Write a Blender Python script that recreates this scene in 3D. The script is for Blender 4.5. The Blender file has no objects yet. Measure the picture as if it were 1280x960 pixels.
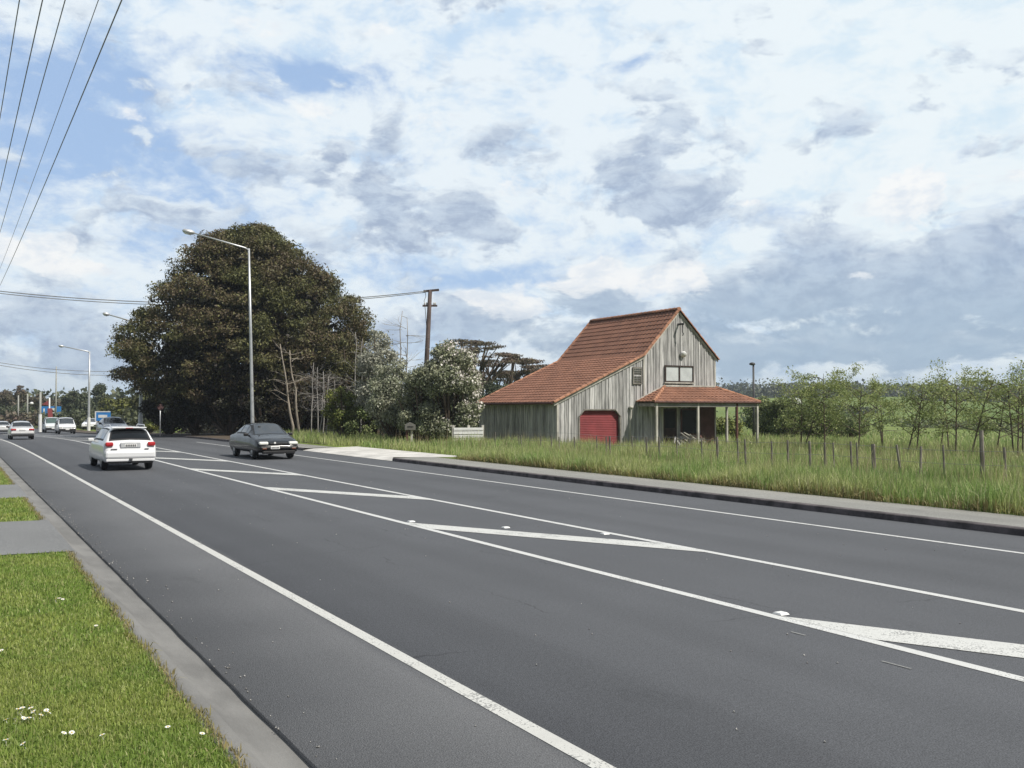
import bpy, math, random
import numpy as np
from mathutils import Vector, Matrix
R = math.radians
random.seed(7); RNG = np.random.default_rng(7)
SC = bpy.context.scene
COL = SC.collection

# ---------------------------------------------------------------- camera frame / survey helpers
CAM_H = 1.95
TH = math.atan(700 / 1200)             # the road runs along +Y, the camera looks this far to its right
PIT = math.atan(31 / 1200)
def at(px, Z):                         # plan position of a sight line at depth Z
    q = (px - 640) / 1200
    return (Z * (q * math.cos(TH) + math.sin(TH)), Z * (-q * math.sin(TH) + math.cos(TH)))
def hz(py, Z):                         # height of a sight line at depth Z
    r = (480 - py) / 1200
    return CAM_H + Z * (r * math.cos(PIT) + math.sin(PIT)) / (math.cos(PIT) - r * math.sin(PIT))
def bend(s):                           # the road swings gently to the left far away
    s = np.asarray(s, float)
    a = np.clip(s - 42, 0, 118)
    return -0.00035 * a * a - np.clip(s - 160, 0, None) * 0.0826
def dip(s):
    t = np.clip((np.asarray(s, float) - 60) / 65, 0, 1)
    return -0.8 * t * t * (3 - 2 * t)
def sm(t): 
    t = np.clip(t, 0, 1); return t * t * (3 - 2 * t)
def gz(d, s):                          # height of the open ground, d measured across from the camera line
    d = np.asarray(d, float); s = np.asarray(s, float)
    r = np.hypot(d, s)
    right = np.interp(d, [15.9, 17, 19.5, 25, 45, 80, 140], [.11, .12, .08, -.2, -.3, -1.3, -2.2])
    left = .1 + .012 * np.clip(1.3 - d, 0, 40)
    z = np.where(d > 8, right, left)
    hill = sm((r - 190) / 420) * 13.5 * (0.78 + .22 * np.sin(d * .009 + 1.0) * np.cos(s * .006)) * sm((d + 40) / 160)
    z = z + hill + np.where(d > 60, .35 * np.sin(d * .05) * np.sin(s * .043 + 1), 0)
    z = z + dip(s) * np.clip(1.4 - np.abs(d - 8) / 60, 0, 1)
    return z
def gxy(x, y): return float(gz(x - bend(y), y))

# ---------------------------------------------------------------- materials
MATS = {}
class NT:
    def __init__(s, nt): s.nt = nt; s.L = nt.links
    def n(s, t, **k):
        x = s.nt.nodes.new(t)
        for a, b in k.items(): setattr(x, a, b)
        return x
    def put(s, sock, v):
        if isinstance(v, bpy.types.NodeSocket): s.L.new(v, sock)
        else: sock.default_value = v
    def m(s, op, a, b=0.0, c=0.0, clamp=False):
        x = s.n('ShaderNodeMath', operation=op); x.use_clamp = clamp
        s.put(x.inputs[0], a); s.put(x.inputs[1], b)
        if op in ('MULTIPLY_ADD', 'SMOOTH_MIN', 'SMOOTH_MAX'): s.put(x.inputs[2], c)
        return x.outputs[0]
    def mr(s, v, a, b, c=0.0, d=1.0, smooth=True):
        x = s.n('ShaderNodeMapRange'); x.interpolation_type = 'SMOOTHSTEP' if smooth else 'LINEAR'
        s.put(x.inputs['Value'], v)
        for k, q in zip(('From Min', 'From Max', 'To Min', 'To Max'), (a, b, c, d)): s.put(x.inputs[k], q)
        return x.outputs[0]
    def mix(s, f, a, b, blend='MIX'):
        x = s.n('ShaderNodeMix', data_type='RGBA', blend_type=blend)
        s.put(x.inputs[0], f)
        for sock, v in ((x.inputs[6], a), (x.inputs[7], b)):
            if isinstance(v, (tuple, list)) and len(v) == 3: v = (*v, 1)
            s.put(sock, v)
        return x.outputs[2]
    def noise(s, vec, scale, detail=3.0, rough=.55, lac=2.0, dist=0.0):
        x = s.n('ShaderNodeTexNoise'); s.put(x.inputs['Vector'], vec); x.inputs['Scale'].default_value = scale
        x.inputs['Detail'].default_value = detail; x.inputs['Roughness'].default_value = rough
        x.inputs['Lacunarity'].default_value = lac; x.inputs['Distortion'].default_value = dist
        return x.outputs[0]
    def mapv(s, vec, scale=(1, 1, 1), loc=(0, 0, 0), rot=(0, 0, 0)):
        x = s.n('ShaderNodeMapping'); s.put(x.inputs[0], vec)
        x.inputs['Location'].default_value = loc; x.inputs['Rotation'].default_value = rot; x.inputs['Scale'].default_value = scale
        return x.outputs[0]
def newmat(name):
    m = bpy.data.materials.new(name); m.use_nodes = True
    t = NT(m.node_tree); b = m.node_tree.nodes['Principled BSDF']
    tc = t.n('ShaderNodeTexCoord'); geo = t.n('ShaderNodeNewGeometry')
    return m, t, b, tc.outputs['Object'], geo
def pmat(name, col, rough=.6, metal=0.0, var=.12, scale=3.0, island=0.0, bump=0.0, bscale=40.0, spec=.4, stretch=(1, 1, 1), col2=None, trans=0.0, coat=0.0):
    m, t, b, co, geo = newmat(name)
    v = t.mapv(co, stretch)
    nz = t.noise(v, scale, 4, .6)
    dark = tuple(c * (1 - var) for c in col); lite = tuple(min(1, c * (1 + var)) for c in (col2 or col))
    if col2: dark = col
    c = t.mix(t.mr(nz, .3, .7), dark, lite)
    if island:
        k = t.m('MULTIPLY_ADD', geo.outputs['Random Per Island'], 2 * island, 1 - island)
        comb = t.n('ShaderNodeCombineColor')
        for i in range(3): t.put(comb.inputs[i], k)
        c = t.mix(1.0, c, comb.outputs[0], 'MULTIPLY')
    t.put(b.inputs['Base Color'], c)
    b.inputs['Roughness'].default_value = rough; b.inputs['Metallic'].default_value = metal
    b.inputs['Specular IOR Level'].default_value = spec
    if coat: b.inputs['Coat Weight'].default_value = coat; b.inputs['Coat Roughness'].default_value = .05
    if bump:
        bn = t.n('ShaderNodeBump'); bn.inputs['Strength'].default_value = bump; bn.inputs['Distance'].default_value = .02
        t.put(bn.inputs['Height'], t.noise(v, bscale, 3)); t.put(b.inputs['Normal'], bn.outputs[0])
    if trans:
        tr = t.n('ShaderNodeBsdfTranslucent'); t.put(tr.inputs[0], c)
        mx = t.n('ShaderNodeMixShader'); mx.inputs[0].default_value = trans
        t.L.new(b.outputs[0], mx.inputs[1]); t.L.new(tr.outputs[0], mx.inputs[2])
        out = m.node_tree.nodes['Material Output']; t.L.new(mx.outputs[0], out.inputs[0])
    MATS[name] = m
    return m
def leafmat(name, c1, c2, c3, scale=.5, trans=.25, rough=.55, wide=(.42, .58), kv=.7):
    m, t, b, co, geo = newmat(name)
    rnd = geo.outputs['Random Per Island']
    big = t.noise(co, scale, 3, .6)
    c = t.mix(t.mr(big, *wide), c1, c2)
    c = t.mix(t.mr(rnd, .55, 1.0), c, c3)
    k = t.m('MULTIPLY_ADD', t.m('FRACT', t.m('MULTIPLY', rnd, 17.3)), kv, 1 - kv / 2)
    comb = t.n('ShaderNodeCombineColor')
    for i in range(3): t.put(comb.inputs[i], k)
    c = t.mix(1.0, c, comb.outputs[0], 'MULTIPLY')
    t.put(b.inputs['Base Color'], c); b.inputs['Roughness'].default_value = rough; b.inputs['Specular IOR Level'].default_value = .3
    tr = t.n('ShaderNodeBsdfTranslucent'); t.put(tr.inputs[0], c)
    mx = t.n('ShaderNodeMixShader'); mx.inputs[0].default_value = trans
    t.L.new(b.outputs[0], mx.inputs[1]); t.L.new(tr.outputs[0], mx.inputs[2])
    t.L.new(mx.outputs[0], m.node_tree.nodes['Material Output'].inputs[0])
    MATS[name] = m
    return m

def asphalt(name, lo, hi, patch=.1, tracks=True, tint=(1, 1, 1)):
    m, t, b, co, geo = newmat(name)
    fine = t.noise(co, 95, 2, .7)
    mid = t.noise(co, 26, 3, .7)
    v = t.mapv(co, (1.0, .12, 1))
    low = t.noise(v, .9, 4, .6)
    low2 = t.noise(co, .35, 4, .6)
    f = t.m('ADD', t.mr(fine, .3, .72), t.m('MULTIPLY', t.m('SUBTRACT', mid, .5), .9), clamp=True)
    c = t.mix(f, lo, hi)
    g = t.m('MULTIPLY_ADD', t.m('SUBTRACT', low, .5), patch * 3, 1.0)
    g = t.m('ADD', g, t.m('MULTIPLY', t.m('SUBTRACT', low2, .5), patch * 3.2))
    wob = t.m('MULTIPLY', t.m('SUBTRACT', t.noise(co, 1.1, 4, .6), .5), 1.2)
    sx0 = t.n('ShaderNodeSeparateXYZ'); t.put(sx0.inputs[0], co)
    for (kx, ky, kc, wd) in ((1.0, .13, 7.9, .006), (.10, 1.0, 7.3, .008), (-.35, 1.0, 11.0, .006), (1.0, .02, 5.15, .005)) if tracks else ():   # fine sealed cracks
        e = t.m('ABSOLUTE', t.m('ADD', t.m('ADD', t.m('MULTIPLY', sx0.outputs[0], kx), t.m('MULTIPLY', sx0.outputs[1], ky)), t.m('SUBTRACT', t.m('MULTIPLY', wob, .5), kc)))
        ln = t.m('MULTIPLY', t.mr(e, wd, wd * 2.4, 1, 0), t.mr(t.noise(co, .55, 3), .47, .56))
        c = t.mix(t.m('MULTIPLY', ln, .38), c, (.022, .022, .023))
    stain = t.mr(t.noise(t.mapv(co, (1, .5, 1)), .55, 5, .7), .60, .72)
    g = t.m('SUBTRACT', g, t.m('MULTIPLY', stain, .13))
    if tracks:                          # the polished wheel paths of the two lanes
        sx = t.n('ShaderNodeSeparateXYZ'); t.put(sx.inputs[0], co)
        x = t.m('ADD', sx.outputs[0], t.m('MULTIPLY', t.m('SUBTRACT', low, .5), .6))
        tot = None
        for cx in (4.0, 5.65, 9.95, 11.6):
            e = t.mr(t.m('ABSOLUTE', t.m('SUBTRACT', x, cx)), 0.05, .55, 1, 0)
            tot = e if tot is None else t.m('MAXIMUM', tot, e)
        g = t.m('SUBTRACT', g, t.m('MULTIPLY', tot, .10))
        oil = t.mr(t.m('ABSOLUTE', t.m('SUBTRACT', x, 4.85)), 0.05, .5, 1, 0)
        g = t.m('SUBTRACT', g, t.m('MULTIPLY', oil, .05))
        sh = t.mr(x, 2.9, 3.2, 1, 0)    # the unworn shoulder is paler and warmer
        c = t.mix(sh, c, t.mix(f, tuple(q * 2.35 for q in (lo[0] * 1.04, lo[1] * 1.01, lo[2] * .95)), tuple(q * 1.95 for q in (hi[0] * 1.04, hi[1] * 1.01, hi[2] * .95))))
    comb = t.n('ShaderNodeCombineColor')
    for i in range(3): t.put(comb.inputs[i], g)
    c = t.mix(1.0, c, comb.outputs[0], 'MULTIPLY')
    # pale chips pressed into the seal
    vo = t.n('ShaderNodeTexVoronoi'); t.put(vo.inputs['Vector'], co); vo.inputs['Scale'].default_value = 3.2
    chip = t.mr(vo.outputs['Distance'], .012, .02, 1, 0)
    gate = t.mr(t.noise(co, 1.7, 1), .60, .64)
    c = t.mix(t.m('MULTIPLY', chip, gate), c, (.5, .49, .46))
    t.put(b.inputs['Base Color'], c); b.inputs['Roughness'].default_value = .82; b.inputs['Specular IOR Level'].default_value = .25
    bn = t.n('ShaderNodeBump'); bn.inputs['Strength'].default_value = .35; bn.inputs['Distance'].default_value = .01
    t.put(bn.inputs['Height'], fine); t.put(b.inputs['Normal'], bn.outputs[0])
    MATS[name] = m
    return m
def paintmat(name, wear=.0, col=(.60, .60, .58)):
    m, t, b, co, geo = newmat(name)
    fine = t.noise(co, 55, 2, .7); mid = t.noise(co, 2.2, 4, .65)
    f = t.m('ADD', fine, t.m('MULTIPLY', t.m('SUBTRACT', mid, .5), .8))
    mask = t.mr(f, .64 - wear, .72 - wear, 0, 1)
    c = t.mix(t.mr(mid, .3, .7), tuple(q * .86 for q in col), col)
    c = t.mix(t.m('MULTIPLY', mask, .75), c, (.16, .16, .155))
    t.put(b.inputs['Base Color'], c); b.inputs['Roughness'].default_value = .7
    MATS[name] = m
    return m
M_ROAD = asphalt('asphalt', (.058, .060, .0645), (.128, .132, .142))
M_PATH = asphalt('path_seal', (.15, .148, .135), (.35, .342, .315), .18, tracks=False)
M_DRIVE = asphalt('drive_seal', (.115, .118, .12), (.255, .255, .25), .15, tracks=False)
M_KERB = pmat('kerb_concrete', (.175, .17, .16), .85, var=.2, scale=2.2, bump=.3, bscale=60, stretch=(1, .4, 1))
M_KERBD = pmat('kerb_dark', (.085, .074, .074), .9, var=.5, scale=3, bump=.4, bscale=25)
M_CONC = pmat('pale_concrete', (.54, .52, .485), .85, var=.2, scale=.9, bump=.2, bscale=40)
M_PAINT = paintmat('road_paint', .04)
M_PAINTW = paintmat('road_paint_worn', .085, (.60, .60, .57))
M_PAINTN = paintmat('road_paint_near', .07, (.56, .555, .52))

def ground_mat():
    m, t, b, co, geo = newmat('pasture')
    sx = t.n('ShaderNodeSeparateXYZ'); t.put(sx.inputs[0], co)
    n1 = t.noise(co, .02, 5, .6); n2 = t.noise(co, .35, 4, .65); n3 = t.noise(co, 9, 3, .7)
    c = t.mix(t.mr(n1, .4, .62), (.11, .17, .03), (.21, .25, .065))
    vo = t.n('ShaderNodeTexVoronoi'); t.put(vo.inputs['Vector'], t.mapv(co, (1, 1.6, 0), rot=(0, 0, .5))); vo.inputs['Scale'].default_value = .011
    wn = t.n('ShaderNodeSeparateColor'); t.put(wn.inputs[0], vo.outputs['Color'])
    far = t.mr(sx.outputs[0], 90, 160)
    c = t.mix(t.m('MULTIPLY', far, .65), c, t.mix(wn.outputs[0], (.10, .17, .025), (.22, .27, .075)))
    c = t.mix(t.mr(n2, .38, .66, 0, .6), c, (.10, .115, .032))
    c = t.mix(t.mr(n3, .52, .75, 0, .6), c, (.055, .06, .02))
    t.put(b.inputs['Base Color'], c); b.inputs['Roughness'].default_value = .9; b.inputs['Specular IOR Level'].default_value = .1
    return m
M_GROUND = ground_mat()
def blademat(name, c1, c2, c3, sc=.6, trans=.3):
    return leafmat(name, c1, c2, c3, sc, trans, .5, kv=.4)
M_LAWN = blademat('lawn_blade', (.20, .29, .06), (.29, .345, .085), (.36, .38, .15), .9)
M_TALL = blademat('tall_blade', (.235, .35, .095), (.38, .43, .16), (.52, .50, .28), .45)
M_SEED = blademat('seed_head', (.34, .30, .17), (.40, .34, .20), (.28, .20, .13), .8)
M_DRY = blademat('dry_blade', (.30, .25, .11), (.26, .24, .08), (.38, .33, .18), 1.5)

M_BARK = pmat('bark', (.10, .075, .055), .9, var=.4, scale=4, bump=.6, bscale=18, stretch=(1, 1, .3))
M_BARKP = pmat('pale_bark', (.30, .26, .21), .9, var=.3, scale=4, bump=.4, bscale=18, stretch=(1, 1, .3))
M_TWIG = pmat('grey_twig', (.33, .31, .29), .9, var=.2, scale=3)
M_BIG = leafmat('dark_leaf', (.098, .104, .036), (.128, .098, .058), (.185, .18, .07), .28, .2, kv=.5)
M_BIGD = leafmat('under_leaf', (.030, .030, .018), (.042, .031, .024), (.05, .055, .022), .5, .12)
M_SILV = leafmat('silver_leaf', (.30, .31, .23), (.38, .38, .30), (.46, .46, .40), .7, .15, kv=.45)
M_GREEN = leafmat('green_leaf', (.11, .15, .05), (.16, .19, .07), (.27, .29, .13), .7, .2)
M_OLIVE = leafmat('olive_leaf', (.13, .165, .035), (.20, .22, .05), (.28, .29, .09), .7, .2)
M_FLOW = leafmat('flower_leaf', (.20, .225, .125), (.29, .30, .19), (.40, .41, .30), .8, .18, kv=.5)
M_PETAL = leafmat('pale_petal', (.60, .57, .52), (.68, .64, .60), (.5, .44, .40), .8, .1)
M_YOUNG = leafmat('young_leaf', (.21, .26, .085), (.29, .33, .12), (.38, .41, .18), .6, .35)
M_GUM = leafmat('gum_leaf', (.11, .095, .065), (.17, .12, .095), (.20, .18, .11), .3, .12)
M_FAR = leafmat('far_leaf', (.060, .076, .042), (.085, .095, .05), (.12, .13, .065), .05, .1)
M_FARY = leafmat('far_yellow_leaf', (.13, .14, .032), (.17, .17, .045), (.10, .11, .03), .12, .1)

M_BOARD = pmat('weathered_board', (.40, .392, .38), .9, var=.38, scale=4, island=.30, bump=.3, bscale=25, stretch=(3, 3, .25))
M_BACK = pmat('wall_backing', (.10, .095, .085), .9, var=.3)
M_TRIM = pmat('pale_trim', (.46, .44, .39), .8, var=.25, scale=4, stretch=(1, 1, .4))
M_TILE = pmat('clay_tile', (.195, .092, .058), .8, var=.12, scale=1.2, island=.08, col2=(.235, .112, .07), bump=.2, bscale=30)
M_CAP = pmat('cap_tile', (.33, .16, .095), .8, var=.3, scale=6, island=.2)
M_DOORR = pmat('red_shutter', (.245, .045, .050), .6, var=.16, scale=1.5)
M_DARKW = pmat('dark_timber', (.045, .030, .024), .8, var=.3)
M_BROWN = pmat('brown_door', (.10, .045, .035), .7, var=.25, scale=2)
M_GLASS = pmat('dark_glass', (.014, .016, .018), .25, var=.1, spec=.25)
M_CURT = pmat('net_curtain', (.66, .67, .64), .8, var=.12, scale=6, stretch=(3, 3, .3))
M_GALV = pmat('galvanised', (.55, .56, .57), .42, .55, var=.1, scale=2)
M_WHITE = pmat('white_paint', (.74, .74, .72), .5, var=.08, scale=2)
M_POLE = pmat('timber_pole', (.085, .062, .056), .9, var=.35, scale=5, stretch=(1, 1, .15))
M_CERAM = pmat('insulator', (.55, .55, .54), .3)
M_WIRE = pmat('wire', (.20, .20, .21), .6)
M_DKMET = pmat('dark_metal', (.06, .06, .065), .5)
M_POST = pmat('post_timber', (.20, .18, .155), .9, var=.45, scale=6, island=.3, stretch=(1, 1, .3))
M_TYRE = pmat('tyre', (.018, .018, .018), .8)
M_RIM = pmat('rim', (.42, .43, .44), .35, .6)
M_CWHITE = pmat('car_white', (.74, .745, .75), .25, var=.02, coat=.6)
M_CDARK = pmat('car_dark', (.010, .0105, .012), .22, 0, var=.05, spec=.25, coat=.3)
M_CSILV = pmat('car_silver', (.55, .55, .545), .3, .4, var=.03, coat=.5)
M_CNAVY = pmat('car_navy', (.045, .05, .075), .25, var=.03, coat=.6)
M_CPALE = pmat('car_pale', (.62, .66, .66), .3, var=.03, coat=.4)
M_TINT = pmat('car_glass', (.030, .035, .040), .06, spec=1.0, var=.1)
pmat('rear_glass', (.010, .012, .014), .1, spec=.45, var=.1)
M_LAMPW = pmat('headlight', (.86, .86, .80), .12, spec=.8, var=.03)
M_LAMPR = pmat('tail_red', (.42, .018, .022), .15, spec=.7, var=.1)
M_PLATE = pmat('plate', (.72, .72, .70), .5, var=.03)
M_BLACK = pmat('black_trim', (.014, .014, .015), .55)
M_BLUE = pmat('sign_blue', (.03, .21, .55), .5, var=.06)
M_SRED = pmat('sign_red', (.25, .06, .06), .5, var=.06)
M_STRAW = pmat('daisy_yellow', (.75, .5, .05), .6)

# ---------------------------------------------------------------- mesh helpers
class MB:
    def __init__(s): s.v = []; s.f = []
    def add(s, vs, fs):
        o = len(s.v); s.v += [tuple(map(float, p)) for p in vs]; s.f += [tuple(o + i for i in q) for q in fs]; return s
    def box(s, x0, x1, y0, y1, z0, z1):
        v = [(x, y, z) for z in (z0, z1) for y in (y0, y1) for x in (x0, x1)]
        return s.add(v, [(0, 2, 3, 1), (4, 5, 7, 6), (0, 1, 5, 4), (2, 6, 7, 3), (0, 4, 6, 2), (1, 3, 7, 5)])
    def beam(s, a, b, w, h, up=(0, 0, 1)):
        a = Vector(a); b = Vector(b); d = (b - a).normalized(); u = Vector(up)
        sd = d.cross(u)
        if sd.length < 1e-4: sd = d.cross(Vector((0, 1, 0)))
        sd.normalize(); u = sd.cross(d).normalized()
        v = [p + sd * (i * w / 2) + u * (j * h / 2) for p in (a, b) for i, j in ((-1, -1), (1, -1), (1, 1), (-1, 1))]
        return s.add(v, [(0, 3, 2, 1), (4, 5, 6, 7), (0, 1, 5, 4), (1, 2, 6, 5), (2, 3, 7, 6), (3, 0, 4, 7)])
    def tube(s, pts, rad, n=6, cap=True):
        pts = [Vector(p) for p in pts]
        if not isinstance(rad, (list, tuple)): rad = [rad] * len(pts)
        vs = []; fs = []
        for i, p in enumerate(pts):
            d = (pts[min(i + 1, len(pts) - 1)] - pts[max(i - 1, 0)]).normalized()
            a = d.cross(Vector((0, 0, 1)) if abs(d.z) < .9 else Vector((1, 0, 0))).normalized(); b = d.cross(a)
            for k in range(n):
                an = 2 * math.pi * k / n
                vs.append(p + (a * math.cos(an) + b * math.sin(an)) * rad[i])
        for i in range(len(pts) - 1):
            for k in range(n):
                k2 = (k + 1) % n
                fs.append((i * n + k, i * n + k2, (i + 1) * n + k2, (i + 1) * n + k))
        if cap: fs += [tuple(range(n))[::-1], tuple((len(pts) - 1) * n + k for k in range(n))]
        return s.add(vs, fs)
    def prism(s, poly, axis, a, b):      # poly in the two remaining axes, extruded along axis from a to b
        def mk(p, q):
            return {'x': (q, p[0], p[1]), 'y': (p[0], q, p[1]), 'z': (p[0], p[1], q)}[axis]
        n = len(poly)
        vs = [mk(p, a) for p in poly] + [mk(p, b) for p in poly]
        return s.add(vs, [tuple(range(n)), tuple(range(2 * n - 1, n - 1, -1))] + [(i, n + i, n + (i + 1) % n, (i + 1) % n) for i in range(n)])
    def lathe(s, c, prof, n=16):
        vs = []; fs = []
        for r, z in prof:
            for k in range(n):
                a = 2 * math.pi * k / n; vs.append((c[0] + r * math.cos(a), c[1] + r * math.sin(a), c[2] + z))
        for i in range(len(prof) - 1):
            for k in range(n):
                k2 = (k + 1) % n; fs.append((i * n + k, i * n + k2, (i + 1) * n + k2, (i + 1) * n + k))
        fs += [tuple(range(n))[::-1], tuple((len(prof) - 1) * n + k for k in range(n))]
        return s.add(vs, fs)
    def build(s, name, mat, parent=None, smooth=False, bevel=0):
        me = bpy.data.meshes.new(name); me.from_pydata(s.v, [], s.f); me.update()
        import bmesh
        bm = bmesh.new(); bm.from_mesh(me); bmesh.ops.recalc_face_normals(bm, faces=bm.faces); bm.to_mesh(me); bm.free()
        return link(name, me, mat, parent, smooth, bevel)
def link(name, me, mat, parent=None, smooth=False, bevel=0):
    o = bpy.data.objects.new(name, me); COL.objects.link(o)
    me.materials.append(mat)
    if parent: o.parent = parent
    if smooth: me.shade_smooth()
    if bevel:
        b = o.modifiers.new('bevel', 'BEVEL'); b.width = bevel; b.segments = 2; b.limit_method = 'ANGLE'
    return o
def tag(o, label, cat, group=None):
    o['label'] = label; o['category'] = cat
    if group: o['group'] = group
    return o
def thing(name, label, cat, loc, rz=0, group=None):
    o = bpy.data.objects.new(name, None); o.empty_display_size = .3; COL.objects.link(o)
    o.location = loc; o.rotation_euler = (0, 0, rz)
    return tag(o, label, cat, group)
def struct(o, kind='structure'): o['kind'] = kind; return o
def copy_tree(o, parent=None):
    c = o.copy(); COL.objects.link(c)
    if parent: c.parent = parent
    for ch in list(o.children): copy_tree(ch, c)
    return c
def npmesh(name, V, F, mat, parent=None, smooth=False):
    me = bpy.data.meshes.new(name); n = F.shape[1]
    me.vertices.add(len(V)); me.vertices.foreach_set('co', np.ascontiguousarray(V, np.float32).ravel())
    me.loops.add(F.size); me.loops.foreach_set('vertex_index', np.ascontiguousarray(F, np.int32).ravel())
    me.polygons.add(len(F)); me.polygons.foreach_set('loop_start', np.arange(0, F.size, n, dtype=np.int32))
    me.update(calc_edges=True); me.validate()
    return link(name, me, mat, parent, smooth)
def unit(a): return a / np.maximum(np.linalg.norm(a, axis=1, keepdims=True), 1e-6)
def leaves(name, P, size, mat, parent=None, nrm=None, up=.35, aspect=.55):
    N = len(P); size = np.broadcast_to(np.asarray(size, float), (N,))
    n = RNG.normal(size=(N, 3)) * .8
    if nrm is not None: n += nrm
    n[:, 2] += up; n = unit(n)
    a = unit(np.cross(n, RNG.normal(size=(N, 3)))); b = np.cross(n, a)
    L = (size * RNG.uniform(.7, 1.3, N))[:, None]; W = L * aspect
    bow = n * L * .18
    V = np.stack([P - a * L * .5 - bow, P + b * W * .5, P + a * L * .5 - bow, P - b * W * .5], 1).reshape(-1, 3)
    return npmesh(name, V, np.arange(4 * N).reshape(N, 4), mat, parent)
def lobe_points(lobes, n, shell=.55, floor=None):
    L = np.array([(c[0], c[1], c[2], *(r if isinstance(r, tuple) else (r, r, r))) for c, r in lobes])
    w = (L[:, 3] * L[:, 4] * L[:, 5]) ** (2 / 3); w /= w.sum()
    k = RNG.choice(len(L), n, p=w); d = unit(RNG.normal(size=(n, 3)))
    r = shell + (1 - shell) * RNG.random(n); r = r * (1 + .12 * RNG.normal(size=n))
    P = L[k, :3] + d * L[k, 3:6] * r[:, None]
    if floor is not None:
        ok = P[:, 2] > floor; P, d = P[ok], d[ok]
    return P, d
def blades(name, X, Y, Z, h, w, mat, lean=.35, parent=None):
    N = len(X); a = RNG.uniform(0, 2 * math.pi, N); b = RNG.uniform(0, 2 * math.pi, N)
    l = np.abs(RNG.normal(0, lean, N)) * h
    ca, sa = np.cos(a) * w / 2, np.sin(a) * w / 2
    dx, dy = np.cos(b) * l, np.sin(b) * l
    mh = h * .55
    V = np.stack([np.stack([X - ca, Y - sa, Z], 1), np.stack([X + ca, Y + sa, Z], 1),
                  np.stack([X + ca * .8 + dx * .3, Y + sa * .8 + dy * .3, Z + mh], 1), np.stack([X - ca * .8 + dx * .3, Y - sa * .8 + dy * .3, Z + mh], 1),
                  np.stack([X + dx, Y + dy, Z + np.sqrt(np.maximum(h * h - l * l, .1 * h * h))], 1)], 1).reshape(-1, 3)
    i = np.arange(N)[:, None] * 5
    F = np.concatenate([i + np.array([[0, 1, 2]]), i + np.array([[0, 2, 3]]), i + np.array([[3, 2, 4]])], 0)
    return npmesh(name, V, F, mat, parent)

# ---------------------------------------------------------------- road, kerbs, paths
def srange(s0, s1):
    out = [s0]; 
    while out[-1] < s1:
        st = .35 if 0 < out[-1] < 14 else (1.0 if out[-1] < 40 else 3.0)
        out.append(min(s1, out[-1] + st))
    return np.array(out)
def sweep(name, prof, s0, s1, mat, jit=None, closed=False):
    S = srange(s0, s1); n = len(prof); c = bend(S); zr = dip(S)
    V = np.zeros((len(S), n, 3))
    for i, (d, z) in enumerate(prof):
        V[:, i, 0] = d + c; V[:, i, 1] = S; V[:, i, 2] = z + zr
        if jit and i in jit: V[:, i, 0] += RNG.normal(0, .003, len(S))
    F = []
    for j in range(len(S) - 1):
        for i in range(n - 1): F.append((j * n + i, j * n + i + 1, (j + 1) * n + i + 1, (j + 1) * n + i))
    return struct(npmesh(name, V.reshape(-1, 3), np.array(F), mat))
def dgrid():
    D = [-1200, -800, -400, -200, -100, -60, -40, -25, -15, -10, -6, -4, -2, 0, 1.0, 1.29, 1.33, 8, 15.84, 15.9, 16.4, 17, 18, 19.5, 21, 23, 25, 28, 32, 36, 40, 45, 50, 56, 63, 70, 80, 90]
    d = 100.0
    while d < 900: D.append(d); d *= 1.09
    return np.array(D + [1000, 1200])
DG = dgrid(); SG = np.concatenate([np.arange(-60, 0, 10), np.arange(0, 60, 2.5), np.arange(60, 200, 6), 200 * 1.08 ** np.arange(0, 25)])
dd, ss = np.meshgrid(DG, SG); zz = gz(dd, ss)
zz = np.where((dd > 1.3) & (dd < 15.88), dip(ss) - .35, zz)
V = np.stack([dd + bend(ss), ss, zz], -1).reshape(-1, 3); nd = len(DG)
ii, jj = np.meshgrid(np.arange(len(SG) - 1), np.arange(nd - 1), indexing='ij'); q = (ii * nd + jj).ravel()
struct(npmesh('ground', V, np.stack([q, q + 1, q + nd + 1, q + nd], 1), M_GROUND, smooth=False))

sweep('road', [(1.75, -.05), (1.74, 0), (5, .0), (9, .0), (14.205, 0)], -25, 260, M_ROAD, jit=(0, 1))
sweep('gutter_kerb', [(1.80, -.034), (1.56, -.026), (1.50, 0), (1.43, .085), (1.41, .10), (1.28, .108), (1.275, -.3)], -25, 170, M_KERB)
for s0, s1 in ((-25, 33.2), (43.7, 150)):
    sweep('kerb', [(14.2, -.2), (14.205, .095), (14.23, .112), (14.38, .116), (14.38, -.2)], s0, s1, M_KERBD)
    sweep('footpath', [(14.38, .112), (15.1, .118), (15.93, .11), (15.93, -.3)], s0 if s0 < 0 else 43.7, min(s1, 52), M_PATH)
sweep('verge_dirt', [(14.38, .11), (16.5, .13), (16.5, -.3)], 52, 150, pmat('verge_soil', (.085, .065, .045), .95, var=.4, scale=2, bump=.5, bscale=20))
sweep('leaf_litter', [(16.5, .14), (19, .10), (24, -.12), (31, -.25), (31, -.6)], 47.5, 104, MATS['verge_soil'])
ap = MB()
f = [(14.19, 32.9, .008), (14.19, 44.0, .008), (14.65, 43.6, .09), (14.65, 34.2, .09), (16.95, 43.9, .132), (16.95, 32.2, .132), (19.5, 45.5, .10), (19.5, 36.0, .10)]
ap.add(f, [(0, 3, 2, 1), (3, 5, 4, 2)])
struct(ap.build('driveway', M_CONC))
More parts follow.
